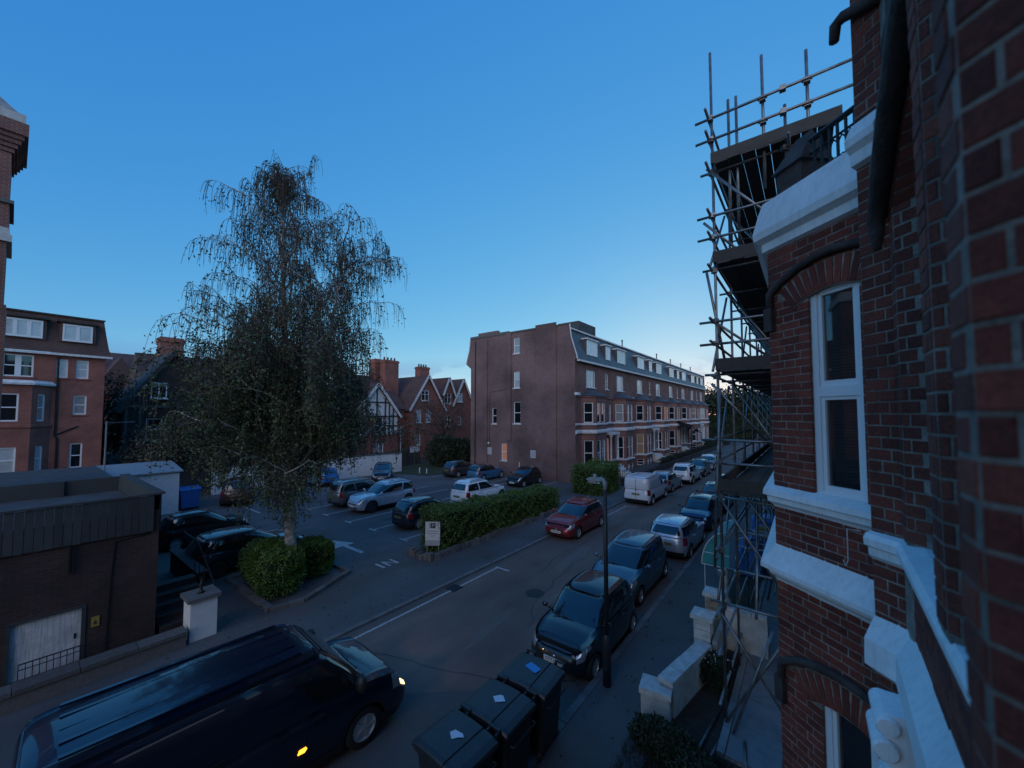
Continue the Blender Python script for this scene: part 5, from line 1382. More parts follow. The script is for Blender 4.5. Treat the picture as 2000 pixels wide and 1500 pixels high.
# balcony on the bay roof: corner pier and iron railing
obj('balcony_pier', MB().add([(-.20,5.05,8.2),(.02,4.86,8.2),(.24,5.06,8.2),(.0,5.28,8.2),(-.20,5.05,8.62),(.02,4.86,8.62),(.24,5.06,8.62),(.0,5.28,8.62)],[(0,1,5,4),(1,2,6,5),(2,3,7,6),(3,0,4,7)]), 'hood_brick', nh)
obj('pier_cap', MB().add([(-.25,5.05,8.62),(.02,4.81,8.62),(.29,5.06,8.62),(.0,5.33,8.62),(-.02,5.16,9.0),(.12,5.03,9.0)],[(0,1,5,4),(1,2,5),(2,3,4,5),(3,0,4),(3,2,1,0)]), 'hood_brick', nh)
ra, rb = Vector((.10,4.90,0)), Vector((.62,4.42,0))
rl = obj('iron_railing', MB().tube([(ra.x,ra.y,8.80),(rb.x,rb.y,8.80)],.028,6), 'iron_black', nh)
for zz, r_ in ((8.27,.016),(8.66,.012)): obj('railing_rail', MB().tube([(ra.x,ra.y,zz),(rb.x,rb.y,zz)],r_,6), 'iron_black', rl)
for k in range(9):
    p = ra.lerp(rb, (k+.5)/9)
    obj('railing_bar', MB().tube([(p.x,p.y,8.27),(p.x,p.y,8.80)],.015,6), 'iron_black', rl)
    if k < 8:
        q = ra.lerp(rb, (k+1.5)/9); md = (p+q)/2
        obj('railing_scroll', MB().tube([(p.x,p.y,8.50),(p.x*.8+md.x*.2,p.y*.8+md.y*.2,8.60),(md.x,md.y,8.64),(q.x*.8+md.x*.2,q.y*.8+md.y*.2,8.60),(q.x,q.y,8.50)],.009,5), 'iron_black', rl)
        obj('railing_ring', MB().tube([(md.x+math.cos(t)*.05*dB.x,md.y+math.cos(t)*.05*dB.y,8.40+math.sin(t)*.06) for t in [i*math.pi/4 for i in range(9)]],.008,4), 'iron_black', rl)
# lay the bricks: those that show largest as single pieces, the rest as one field
def cam_size(b):
    dep = max(.3, -.6088*b[0]+.7934*b[1]); u = (.7934*b[0]+.6088*b[1])/dep; vv = (b[2]-6)/dep
    vis = abs(u) < 1.36 and abs(vv) < 1.05 and dep > .25
    return (1 if vis and not (b[3] == 0 and b[1] > 4.7) and not (b[3] < -.9) else 0, 1/dep)
BR.sort(key=cam_size, reverse=True)
bcache = {}
def brick_mesh(l, h):
    key = (round(l,2), round(h,2))
    if key not in bcache:
        c = .003; l2, h2 = l/2, h/2
        m = MB()
        m.add([(-l2,-.0,-h2),(l2,-.0,-h2),(l2,-.0,h2),(-l2,-.0,h2),(-l2+c,-.0035,-h2+c),(l2-c,-.0035,-h2+c),(l2-c,-.0035,h2-c),(-l2+c,-.0035,h2-c),(-l2,.02,-h2),(l2,.02,-h2),(l2,.02,h2),(-l2,.02,h2)],
              [(4,5,6,7),(0,1,5,4),(1,2,6,5),(2,3,7,6),(3,0,4,7),(8,9,1,0),(9,10,2,1),(10,11,3,2),(11,8,0,3)])
        bcache[key] = m
    return bcache[key]
bm_cache = {}
rest = MB(); rb_ = random.Random(5)
for i, b in enumerate(BR):
    key = (round(b[5],2), round(b[6],2)); m = brick_mesh(b[5], b[6]); jit = rb_.uniform(-.0015,.002)
    nx, ny = b[4], -b[3]
    if i < 300:
        if key not in bm_cache:
            bm_cache[key] = m.mesh('brick'); bm_cache[key].materials.append(MATS['near_brick'])
        o = link('brick', bm_cache[key], None, nh); o.location = (b[0]+nx*jit, b[1]+ny*jit, b[2]); o.rotation_euler = (0, rb_.uniform(-.006,.006), math.atan2(b[4], b[3]))
    elif b[2] > 2.0:
        rest.add([(b[0]+b[3]*x-b[4]*y+nx*jit, b[1]+b[4]*x+b[3]*y+ny*jit, b[2]+z) for x, y, z in m.v], m.f)
tag(obj('brick_field', rest, 'near_brick', nh), kind='stuff')

# house beyond, behind the scaffolding
sc_h = thing('brick_house', 'brick house front wrapped in scaffolding beyond the bay window', 'house', (0,0,0))
obj('front_wall', MB().wall((.7,60),(0,-1),50.6,0,10.7,[(53-(9.5+6*k)-.6-7+.0,53-(9.5+6*k)+.6-7,z0,z0+1.8) for k in range(7) for z0 in (1.4,4.9,7.9)],.14).box(.86,8,9.4,60,0,10.65), 'brick_red', sc_h)
for k in range(7):
    for z0 in (1.4,4.9,7.9): window(sc_h, (.83,14+6*k+.5,z0) if False else (.83,60-(53-(9.5+6*k)-7),z0), (0,-1), 1.2, 1.8, 'sash', 'pane_dark')
obj('roof', MB().add([(.5,9.4,10.72),(.5,60,10.72),(8,60,10.76),(8,9.4,10.76)],[(3,2,1,0)]), 'slate', sc_h)

# ------------------------------------------------------------------ scaffolding
sf = thing('scaffold', 'galvanised tube scaffolding with timber board lifts on the right', 'scaffold', (0,0,0))
rs = random.Random(9)
SX0, SX1 = -1.40, -.18
YS = [8.6+1.95*k for k in range(12)]
LIFT = [2.35, 4.50, 6.86, 9.02, 11.06]
pr = .0265
def pole(name, a, b, r_=pr):
    return obj(name, MB().tube([a, b], r_, 8), 'galv', sf, True)
for i, y in enumerate(YS):
    top = 13.5 if i == 0 else (12.5 if i < 3 else 12.2-.05*i)
    pole('standard', (SX0+rs.uniform(-.02,.02),y,.06), (SX0-.0+rs.uniform(-.02,.02),y,top))
    pole('standard', (SX1,y+.04,.06), (SX1,y+.04,12.4 if i == 1 else 11.8-.03*i))
for x, t in ((-.52,12.95),(.16,12.65)): pole('standard', (x,8.62,10.3), (x,8.62,t))
for x in (-1.12,-.98): pole('standard', (x,8.75,9.4), (x,8.75,12.45))
for li, z in enumerate(LIFT):
    for x in (SX0-.05, SX1+.05): pole('ledger', (x,8.15,z-.12), (x,YS[-1]+.4,z-.12))
    for i, y in enumerate(YS): pole('transom', (SX0-.25,y+.08,z-.07), (SX1+.3,y+.08,z-.07))
    for y in [8.6+1.0*k for k in range(0)]: pass
    if li > 0:
        for dz in (.55, 1.0):
            pole('guard_rail', (SX0-.05,8.2,z+dz), (SX0-.05,YS[-1]+.3,z+dz))
            pole('guard_rail', (SX0-.3,8.52,z+dz-.02), (SX1+.35 if li < 4 else .78,8.52,z+dz-.02))
    if li == 0:
        for dz in (.9,): pole('guard_rail', (SX0-.05,8.3,z+dz), (SX0-.05,YS[-1],z+dz))
        continue
    # boards and toe boards
    nb_ = 5 if li < 4 else 8
    for k in range(nb_):
        x0 = SX0+.06+k*.232; y = 8.45
        while y < YS[-1]:
            ln_ = min(3.9, YS[-1]+.3-y)
            if li == 4 and k > 4: ln_ = 1.6
            obj('scaffold_board', MB().box(x0,x0+.222,y+rs.uniform(-.05,.03),y+ln_-.02,z-.038+rs.uniform(-.004,.004),z), 'board_wood', sf)
            y += 3.9
            if li == 4 and k > 4: break
    obj('toe_board', MB().box(SX0-.02,(SX1+.25) if li < 4 else .62,8.47,8.508,z+.005,z+.23), 'board_wood', sf)
    y = 8.5
    while y < YS[-1]:
        obj('toe_board', MB().box(SX0-.018,SX0+.02,y+.01,min(YS[-1],y+3.9)-.01,z+.004,z+.228), 'board_wood', sf); y += 3.9
# bracing: end frame zigzag, face and ledger braces
for a, b in (((SX0-.1,8.5,11.0),(-.1,8.56,9.3)),((SX0-.18,8.5,9.9),(-.75,8.9,9.0)),((SX0-.14,8.48,8.85),(SX0+.14,8.7,6.9)),((SX0-.1,8.48,7.9),(-.35,9.4,6.95)),((SX0-.1,8.5,6.6),(-.5,9.0,5.3)),
             ((SX0+.05,8.5,6.5),(SX0-.12,8.5,3.0)),((SX0,8.52,4.35),(SX1,8.56,2.4)),((SX0-.05,8.5,2.2),(-.2,8.6,.2)),((-.25,8.5,2.3),(SX0,8.5,.12)),((-.6,8.45,2.1),(-1.25,8.3,.1))):
    pole('brace', a, b)
for k in range(0, 11, 2):
    for li in range(4): pole('brace', (SX0-.09,YS[k],LIFT[li]), (SX0-.09,YS[k+1],LIFT[li+1]-.2))
for k in range(1, 11):
    for li in range(0, 4): pole('brace', (SX0,YS[k]+.1,LIFT[li+1]-.15), (SX1,YS[k]+.12,LIFT[li]+.05))
# the denser tangle of the two lowest lifts
for k in range(26):
    y = rs.uniform(8.7, 24); x = rs.choice((SX0, SX1, SX0+.5)); z = rs.uniform(.4, 4.2)
    if k % 3 == 0: pole('tie', (SX0-.25,y,z), (SX1+.5,y+rs.uniform(-.2,.2),z+rs.uniform(-.1,.1)))
    elif k % 3 == 1: pole('brace', (x,y,z), (x+rs.uniform(-.2,.2),y+rs.uniform(1,2.4),z+rs.uniform(1,2.2)))
    else: pole('puncheon', (SX0+rs.uniform(.1,1.1),y,.08), (SX0+rs.uniform(.1,1.1),y,rs.uniform(2.2,4.4)))
for z in (.55, 1.45, 3.4): pole('ledger', (SX0-.05,8.3,z), (SX0-.05,YS[-1],z+.04))
# couplers at the end frame joints
cme = MB().box(-.05,.05,-.055,.055,-.045,.045).tube([(-.08,0,0),(.08,0,0)],.012,6).mesh('coupler'); cme.materials.append(MATS['galv'])
for z in LIFT:
    for x in (SX0, SX1):
        for dz, yy in ((-.12,8.6),(-.07,8.66),(.55,8.55),(1.0,8.55)):
            o = link('coupler', cme, None, sf); o.location = (x-.02,yy,z+dz); o.rotation_euler = (0,0,rs.uniform(0,3))
for x in (-.52,.16):
    for dz in (.53,.98):
        o = link('coupler', cme, None, sf); o.location = (x,8.58,LIFT[4]+dz)
for i, y in enumerate(YS[1:7]):
    for z in LIFT:
        o = link('coupler', cme, None, sf); o.location = (SX0-.02,y,z-.1); o.rotation_euler = (0,0,rs.uniform(0,3))
# loose tubes lying at the foot
for i, (a, b) in enumerate((((-1.55,8.9,.10),(-1.75,6.9,.12)),((-1.35,8.6,.10),(-1.62,6.5,.10)),((-1.05,8.2,.14),(-.95,7.5,.12)))):
    o = obj('scaffold_tube', MB().tube([a,b],.026,8), 'galv', None, True)
    tag(o, ('loose scaffold tube lying nearest the garden wall','longest loose scaffold tube lying on the bare soil','short loose scaffold tube lying on the path slabs')[i], 'tube', 'loose scaffold tubes')

# ------------------------------------------------------------------ path slabs, garden walls and bits by the houses
pth = struct('garden_path', MB().box(-1.3,.3,7.7,24,.05,.085), 'mortar')
for j in range(2):
    for k in range(18):
        obj('paving_slab', MB().box(-1.29+j*.80,-1.29+j*.80+.79,7.72+k*.9,7.72+k*.9+.888,.086,.115+rs.uniform(0,.012)), 'slab', pth)
struct('path_edge', MB().box(-1.42,-1.301,7.7,24,.05,.15), 'concrete')
gw = thing('garden_wall', 'broken low white stone garden wall with two capped pillars', 'wall', (0,0,0))
def stone_run(a, b, w_, z0, z1, n, nm, mat, parent):
    a, b = Vector(a), Vector(b); d_ = (b-a)/n; s_ = Vector((-(b-a).y,(b-a).x)).normalized()*w_/2
    for k in range(n):
        c = a+d_*(k+.5); g_ = d_*.485
        obj(nm, MB().obox((c.x,c.y,(z0+z1)/2+rs.uniform(-.008,.008)), (g_.x,g_.y,0), (s_.x,s_.y,0), (0,0,(z1-z0)/2)), mat, parent)
obj('wall_core', MB().obox((-2.17,8.98,.36),(.16,.87,0),(.11,-.02,0),(0,0,.32)), 'stone_white', gw)
stone_run((-2.36,8.0),(-2.0,9.85), .30, .69, .79, 4, 'coping_stone', 'stone_white', gw)
obj('end_block', MB().obox((-2.52,7.98,.29),(.26,.04,0),(-.03,.20,0),(0,0,.24)), 'stone_white', gw)
obj('coping_stone', MB().obox((-2.52,7.98,.59),(.29,.045,0),(-.035,.23,0),(0,0,.055)), 'stone_white', gw)
def pillar(x, y, h_, mat, w_=.40):
    rr_ = MB().box(x-w_*.5,x+w_*.5,y-w_*.5,y+w_*.5,.06,h_*.4)
    p_ = obj('pillar', rr_, mat, gw); z = h_*.4
    while z < h_-.02:
        obj('pillar_course', MB().box(x-w_*.44,x+w_*.44,y-w_*.44,y+w_*.44,z+.006,min(h_,z+.12)), mat, p_); z += .125
    obj('pillar_cap', MB().box(x-w_*.6,x+w_*.6,y-w_*.6,y+w_*.6,h_+.006,h_+.09).add([(x-w_*.55,y-w_*.55,h_+.09),(x+w_*.55,y-w_*.55,h_+.09),(x+w_*.55,y+w_*.55,h_+.09),(x-w_*.55,y+w_*.55,h_+.09),(x,y,h_+.15)],[(0,1,4),(1,2,4),(2,3,4),(3,0,4)]), 'stone_white', p_)
pillar(-2.08, 10.12, 1.22, 'stone_white'); pillar(-2.06, 11.35, 1.28, 'stone_buff')
obj('side_wall', MB().box(-1.85,-.9,11.25,11.45,.06,1.0), 'stone_white', gw)
stone_run((-1.86,11.35),(-.9,11.35), .30, 1.001, 1.10, 3, 'coping_stone', 'stone_white', gw)
obj('flank_wall', MB().box(-1.86,-1.76,9.9,11.2,.06,.85), 'concrete', gw)
fn = thing('gate_finial', 'slim white turned stone finial post by the path', 'post', (-2.15,13.6,.06))
obj('shaft', MB().lathe([(.001,0),(.16,0),(.16,.25),(.09,.32),(.07,.7),(.11,.85),(.07,.95),(.12,1.1),(.13,1.2),(.07,1.32),(.001,1.36)],n=14), 'stone_white', fn, True)
# teal door canopy on the pavement side
cp = thing('canopy', 'teal canvas quarter-round canopy on a thin frame beside the scaffolding', 'canopy', (-2.2,14.0,.06))
rows = []
for k in range(9):
    t = math.pi/2*k/8
    rows.append([(-.75*math.cos(t)+.25, yy, 1.35+1.05*math.sin(t)) for yy in (-.9,-.45,0,.45,.9)])
obj('canvas', MB().grid(rows).grid([[(r[0][0],r[0][1],r[0][2]),(.25,-.9,1.35)] for r in rows]), 'canvas_teal', cp)
obj('hoop', MB().tube([r[0] for r in rows],.014,6), 'old_white', cp); obj('hoop', MB().tube([r[-1] for r in rows],.014,6), 'old_white', cp)
obj('frame_bar', MB().tube([(-.5,-.9,1.35),(.25,-.9,1.35)],.012,5).tube([(-.42,-.91,1.72),(.25,-.91,1.72)],.012,5).tube([(-.5,-.9,1.35),(-.5,.9,1.35)],.012,5), 'old_white', cp)
obj('pole', MB().tube([(-.42,-.9,1.35),(-.42,-.9,0)],.012,5).tube([(.25,.85,0),(.25,.85,2.4)],.016,5), 'old_white', cp)
# blue bins, wrapped stack and yellow site sign behind the scaffold
tk = thing('water_tank', 'large blue round tank with pale lid behind the scaffolding', 'tank', (-1.32,19.2,.1))
obj('drum', MB().lathe([(.001,0),(.62,0),(.66,.05),(.66,.5),(.69,.55),(.66,.6),(.66,1.45),(.60,1.55)],n=24), 'plastic_blue', tk, True)
obj('lid', MB().lathe([(.66,1.50),(.68,1.58),(.5,1.66),(.001,1.70)],n=24), 'tarp_blue', tk, True)
ta = thing('tarpaulin_bundle', 'stack of materials under crumpled blue tarpaulin beside the blue tank', 'tarpaulin', (-1.85,17.2,.1))
rows = []
rt_ = random.Random(4)
for k in range(12):
    z = 1.25*math.sin(math.pi*k/11)**.4 if 0 < k < 11 else 0
    rows.append([(-.45+.9*k/11+rt_.uniform(-.05,.05), -.55+1.1*j/9+rt_.uniform(-.04,.04), max(0,z+rt_.uniform(-.07,.07))*(.85 if j in (0,9) else 1)) for j in range(10)])
for j in (0,9):
    pass
t_ = MB().grid(rows)
t_.grid([[r[0] for r in rows],[(r[0][0],r[0][1]-.05,0) for r in rows]]); t_.grid([[r[-1] for r in rows],[(r[-1][0],r[-1][1]+.05,0) for r in rows]])
obj('sheet', t_, 'tarp_blue', ta)
obj('rope', MB().tube([(-.5,0,.3),(-.4,-.02,1.1),(0,0,1.3),(.4,0,1.1),(.48,.02,.3)],.012,5), 'old_white', ta)
ys = thing('site_sign', 'yellow and white site board fixed low on the scaffolding', 'sign', (-1.05,15.0,2.0))
obj('board', MB().box(-.42,.42,-.012,.012,0,.34), 'sign_white', ys); obj('yellow_panel', MB().box(-.42,.42,-.02,-.013,.34*.45,.345), 'sign_yellow', ys)
for x in (-.35,.35): obj('post', MB().box(x-.02,x+.02,.013,.05,-.15,.35), 'galv', ys)

# ------------------------------------------------------------------ street furniture
lm = thing('street_lamp', 'slim black street lamp post with grey lantern at the right kerb', 'street lamp', (-3.62,8.12,.1))
obj('base', MB().lathe([(.001,0),(.09,0),(.09,1.0),(.055,1.08)],n=12), 'lamp_black', lm, True)
obj('column', MB().tube([(0,0,1.05),(0,0,4.25)],[.052,.042],10), 'lamp_black', lm, True)
obj('arm', MB().tube([(0,0,4.2),(0,0,4.36),(-.04,0,4.42),(-.12,0,4.44)],.05,8), 'lamp_grey', lm, True)
obj('lantern', MB().prism([(-.44,4.40),(-.40,4.44),(-.25,4.46),(-.08,4.45),(-.06,4.40),(-.25,4.375)],'y',-.07,.07), 'lamp_grey', lm)
obj('lens', MB().prism([(-.41,4.385),(-.2,4.368),(-.14,4.33),(-.37,4.335)],'y',-.055,.055), 'pane_curtain', lm)
obj('photocell', MB().lathe([(.04,0),(.04,.07),(.001,.09)],(-.24,0,4.455),10), 'lamp_grey', lm, True)
obj('access_door', MB().box(-.045,.045,-.094,-.088,.35,.8), 'lamp_black', lm)

def wheeled_bin(label, loc, rz, stk, smat, sshape):
    b = thing('wheeled_bin', label, 'bin', loc, rz, 'black wheeled bins at the kerb')
    hx, hy = .43, .35
    def taper(z): return .84+.16*(z-.15)/1.0
    rows = []
    for z in (.15,.4,.7,1.0,1.12):
        k = taper(z); q = []
        for sx, sy in ((-1,-1),(-.9,-1.0),(.9,-1.0),(1,-1),(1,-.9),(1,.9),(1,1),(.9,1),(-.9,1),(-1,1),(-1,.9),(-1,-.9),(-1,-1)):
            q.append((sx*hx*k, sy*hy*k, z))
        rows.append(q)
    obj('tub', MB().grid(rows).add([rows[0][i] for i in (0,3,6,9)],[(3,2,1,0)]), 'plastic_black', b)
    obj('rim', MB().box(-hx-.04,hx+.04,-hy-.04,hy+.03,1.10,1.16), 'plastic_black', b)
    # lid: broad gently domed panel, a groove, and the sloping hinge part on the pavement side
    lid = MB(); lr = []
    for x, z in ((-.50,1.17),(-.49,1.225),(-.40,1.255),(-.05,1.272),(.17,1.262),(.18,1.245),(.20,1.245),(.21,1.258),(.38,1.235),(.47,1.20),(.49,1.165)):
        lr.append([(x,-.41,z-.035),(x,-.39,z-.008),(x,-.33,z),(x,.33,z),(x,.39,z-.008),(x,.41,z-.035)])
    lid.grid(lr); lid.grid([[p[0] for p in lr],[(p[0][0],p[0][1],1.165) for p in lr]]); lid.grid([[p[-1] for p in lr],[(p[-1][0],p[-1][1],1.165) for p in lr]])
    lo = obj('lid', lid, 'plastic_black', b)
    for x0 in (-.40,.22):
        obj('lid_handle', MB().box(x0,x0+.03,.405,.50,1.17,1.25).box(x0+.17,x0+.20,.405,.50,1.17,1.25).box(x0,x0+.20,.47,.50,1.251,1.28), 'plastic_black', b)
    s_ = obj('sticker', MB().add([(x,y,1.276) for x, y in sshape],[tuple(range(len(sshape)))]), smat, lo)
    for sx in (-.32,.32):
        for sy in (-.3,.3):
            c_ = obj('caster', MB().tube([(sx-.025,sy,.08),(sx+.025,sy,.08)],.08,12), 'tyre', b)
            obj('caster_fork', MB().box(sx-.035,sx+.035,sy-.03,sy+.03,.10,.17), 'galv', c_)
    obj('grab_bar', MB().tube([(hx+.03,-.3,.98),(hx+.10,-.3,.99),(hx+.10,.3,.99),(hx+.03,.3,.98)],.015,6), 'plastic_black', b)
    return b
wheeled_bin('black wheeled bin with blue sticker, nearest the black hatchback', (-4.12,5.98,.05), R(4), None, 'sticker_blue', [(-.17,.02),(.09,-.06),(.13,.10),(-.13,.18)])
wheeled_bin('black wheeled bin with square white sticker, middle of three', (-4.13,5.02,.05), R(1), None, 'sticker_white', [(-.13,.02),(-.02,-.06),(.10,.05),(.0,.13),(-.05,.12)])
wheeled_bin('black wheeled bin with torn white sticker, nearest the viewer', (-4.17,4.10,.05), R(-2), None, 'sticker_white', [(-.13,.0),(-.02,-.07),(.04,.02),(.10,.06),(.04,.10),(-.10,.08)])

# white gate pillar, railings and steps by the board-parapet building
wp_ = thing('gate_pillar', 'white rendered gate pillar with dark iron finial beside the pavement', 'pillar', (-13.2,3.33,.04), R(0))
obj('shaft', MB().box(-.31,.31,-.29,.29,0,1.02), 'white_stucco', wp_); obj('cap', MB().box(-.38,.38,-.36,.36,1.021,1.11), 'stone_grey', wp_)
obj('finial', MB().lathe([(.001,0),(.09,0),(.05,.05),(.03,.12),(.06,.2),(.02,.3),(.001,.42)],(0,0,1.112),10), 'iron_black', wp_, True)
st_ = thing('stair', 'dark stone steps with iron railings beside the low brick building', 'stair', (-14.1,2.62,0))
for k in range(5): obj('step', MB().box(-.95,.15,.02+.0*k,1.0,.042+k*.0,.16+k*.16) if False else MB().box(-.35-.35*k,-.0-.35*k,.06,1.15,.042,.18+.17*k), 'brick_dark', st_)
obj('handrail', MB().tube([(.25,1.2,1.0),(-1.6,1.2,1.9),(-3.2,1.2,1.9)],.022,6), 'iron_black', st_)
for k in range(4): obj('baluster', MB().tube([(-.3-.5*k,1.2,.05),(-.3-.5*k,1.2,1.26+.243*k)],.012,5), 'iron_black', st_)
rt2 = thing('retaining_wall', 'dark brick retaining wall at the side of the low building', 'wall', (-15.9,2.64,0))
obj('wall', MB().box(-3.4,.1,1.25,1.45,.02,.80), 'brick_dark', rt2); obj('coping', MB().box(-3.45,.15,1.2,1.5,.801,.87), 'brick_dark', rt2)
lw = thing('front_wall', 'low pale coped wall between pavement and the low brick building', 'wall', (-12.95,-6,0))
obj('wall', MB().box(-.16,.16,-3,8.95,.03,.36), 'stone_grey', lw)
for k in range(13): obj('coping_stone', MB().box(-.21,.21,-2.98+.92*k,-2.98+.92*k+.908,.361,.44+rs.uniform(0,.015)), 'stone_grey', lw)
rl2 = thing('railing', 'low black iron railing before the white door panel', 'railing', (-13.75,.1,.04))
obj('top_rail', MB().tube([(0,.2,.5),(0,1.2,.5)],.015,6), 'iron_black', rl2); obj('mid_rail', MB().tube([(0,.2,.38),(0,1.2,.38)],.01,6), 'iron_black', rl2)
for k in range(11): obj('bar', MB().tube([(0,.2+.1*k,0),(0,.2+.1*k,.5)],.008,5), 'iron_black', rl2)
# P sign in front of the long hedge
ps_ = thing('parking_sign', 'white parking sign board in front of the hedge end', 'sign', (-12.62,10.98,.04), R(35))
obj('board', MB().box(-.31,.31,-.02,.02,.66,1.42), 'sign_white', ps_); obj('lower_board', MB().box(-.31,.31,-.018,.018,.44,.655), 'ink_grey', ps_)
for x in (-.24,.24): obj('post', MB().box(x-.025,x+.025,.021,.06,0,1.40), 'galv', ps_)
sq = obj('symbol_panel', MB().box(-.08,.12,-.026,-.021,1.16,1.38), 'ink', ps_)
text_plate(sq, 'P', .2, (.02,-.028,1.27), 0, 'sign_white', depth=.001)
obj('symbol_bar', MB().box(-.13,-.10,-.026,-.021,1.16,1.38), 'ink', ps_)
for k, wd in enumerate((.24,.22,.08)): obj('text_line', MB().box(-wd,wd,-.025,-.021,1.02-.1*k,1.06-.1*k), 'ink_grey', ps_)
# stone edging under hedge and bushes
he = thing('stone_edging', 'low rough stone wall along the foot of the long hedge', 'wall', (-12.25,10.7,.04))
k = 0; y = 0
while y < 10.4:
    l_ = rs.uniform(.22,.45); h_ = rs.uniform(.16,.30)
    obj('stone', MB().add([(-.14+rs.uniform(-.03,.03),y+.01,0),(.14+rs.uniform(-.03,.03),y+.01,0),(.14+rs.uniform(-.03,.03),y+l_-.01,0),(-.14,y+l_-.01,0),(-.11,y+.03,h_),(.09,y+.04,h_*rs.uniform(.8,1)),(.10,y+l_-.04,h_),(-.1,y+l_-.03,h_*rs.uniform(.8,1))],
        [(0,1,5,4),(1,2,6,5),(2,3,7,6),(3,0,4,7),(4,5,6,7)]), 'stone_grey', he); y += l_
for k in range(7):
    l_ = rs.uniform(.2,.35); x = -1.45+k*.22
    obj('stone', MB().box(x,x+.2,-.25+rs.uniform(-.05,.05),-.02,0,rs.uniform(.16,.32)), 'stone_grey', he)

# ------------------------------------------------------------------ vegetation
def hedge_box(name, label, x0, x1, y0, y1, z0, ztop, n, size=.075, mat='hedge_leaf', seed=1, cat='hedge'):
    """clipped hedge: dark core and leaves over an uneven skin; ztop(y) gives the height"""
    t = thing(name, label, cat, ((x0+x1)/2,(y0+y1)/2,0)); cx, cy = (x0+x1)/2, (y0+y1)/2
    rg = np.random.default_rng(seed)
    core = MB(); rows = []
    for k in range(9):
        y = y0+.16+(y1-y0-.32)*k/8; h = ztop(y)-.16
        rows.append([(x0+.16-cx,y-cy,z0),(x0+.16-cx,y-cy,h),(x1-.16-cx,y-cy,h),(x1-.16-cx,y-cy,z0)])
    core.grid(rows).add(rows[0],[(0,1,2,3)]).add(rows[-1],[(3,2,1,0)]); obj('stems', core, 'hedge_core', t)
    A = (x1-x0)*(y1-y0); Hm = ztop((y0+y1)/2)-z0; B = Hm*(y1-y0); D = Hm*(x1-x0)
    w_ = np.array([A,B,B,D,D]); f = rg.choice(5, n, p=w_/w_.sum()); u, v = rg.random(n), rg.random(n)
    zt = np.array([ztop(y0+(y1-y0)*q) for q in u])
    P = np.zeros((n,3))
    dep = np.abs(rg.normal(0,.09,n))-.05; st_m = rg.random(n) < .05; dep = np.where(st_m, -rg.uniform(.05,.17,n), dep)
    def wob(a, b): return .08*np.sin(a*2.3+b*1.7)+.06*np.sin(a*5.9-b*4.1)+.04*np.sin(a*13.0+b*9.0)
    for i in range(5):
        m_ = f == i; uu, vv = u[m_], v[m_]; dd = dep[m_]
        if i == 0: P[m_] = np.column_stack([x0+(x1-x0)*vv, y0+(y1-y0)*uu, zt[m_]-dd+wob(uu*(y1-y0),vv)])
        elif i in (1,2):
            z = z0+(zt[m_]-z0)*vv; off = dd+wob(uu*(y1-y0),z*2)
            P[m_] = np.column_stack([(x0+off) if i == 1 else (x1-off), y0+(y1-y0)*uu, z])
        else:
            yy = y0 if i == 3 else y1; zz = ztop(yy); z = z0+(zz-z0)*vv; off = dd+wob(uu*3,z*2)
            P[m_] = np.column_stack([x0+(x1-x0)*uu, np.full(m_.sum(),yy)+(off if i == 3 else -off), z])
    P[:,0] -= cx; P[:,1] -= cy
    lf = leaves('foliage', P, size, mat, t, seed); return t
hedge_box('long_hedge', 'long clipped green hedge between the car park and the pavement', -13.7, -12.35, 11.2, 20.9, .05, lambda y: 1.84-.045*(y-11.2), 34000, size=.05, seed=2)
hedge_box('square_hedge', 'tall square clipped hedge at the corner of the terrace', -14.3, -11.9, 26.0, 29.6, .05, lambda y: 1.95+.05*(y-26), 15000, seed=3, size=.065)
hedge_box('low_hedge', 'dark low hedge along the front of the terrace', -13.2, -12.6, 44, 66, .05, lambda y: 1.0, 6000, seed=4, size=.1, mat='dark_leaf')
hedge_box('far_hedge', 'dark hedge at the far end of the terrace forecourt', -13.3, -12.4, 67, 88, .05, lambda y: 1.5, 5000, seed=5, size=.12, mat='dark_leaf')

def bush(name, label, blobs, n, size, mat, seed, loc, cat='bush', core='hedge_core', corek=.82):
    t = thing(name, label, cat, loc); rg = np.random.default_rng(seed); P = []
    vol = sum(a[3]*a[4]+a[3]*a[5]+a[4]*a[5] for a in blobs)
    cm = MB()
    for (x, y, z, rx, ry, rz_) in blobs:
        k = int(n*(rx*ry+rx*rz_+ry*rz_)/vol)
        v = rg.normal(size=(k,3)); v /= np.linalg.norm(v,axis=1)[:,None]
        v[:,2] = np.where(v[:,2] < -.75, -v[:,2], v[:,2])
        q = 1-np.abs(rg.normal(0,.09,k))+.05*np.sin(v[:,0]*9+v[:,1]*7)+.05*np.sin(v[:,2]*11+v[:,0]*5)
        q = np.where(rg.random(k) < .05, q+rg.uniform(.05,.16,k), q)
        # square off the clipped shape a little
        m4 = (np.abs(v)**4).sum(1)**.25; v = v/(m4[:,None]**.55)
        P.append(np.column_stack([x+v[:,0]*rx*q, y+v[:,1]*ry*q, z+v[:,2]*rz_*q]))
        rows = []
        for i in range(9):
            th = math.pi*i/8
            rows.append([(x+rx*corek*math.sin(th)*math.cos(2*math.pi*j/12), y+ry*corek*math.sin(th)*math.sin(2*math.pi*j/12), max(.02,z-rz_*corek*math.cos(th))) for j in range(13)])
        cm.grid(rows)
    obj('stems', cm, core, t)
    P = np.concatenate(P); P = P[P[:,2] > .02]
    leaves('foliage', P, size, mat, t, seed); return t
bush('clipped_bush', 'rounded clipped green bush at the foot of the birch', [(0,0,.72,1.35,.75,.72),(.75,-.25,.72,.62,.62,.70),(-.95,.0,.7,.75,.7,.68)], 24000, .045, 'hedge_leaf', 11, (-14.75,5.75,.05))
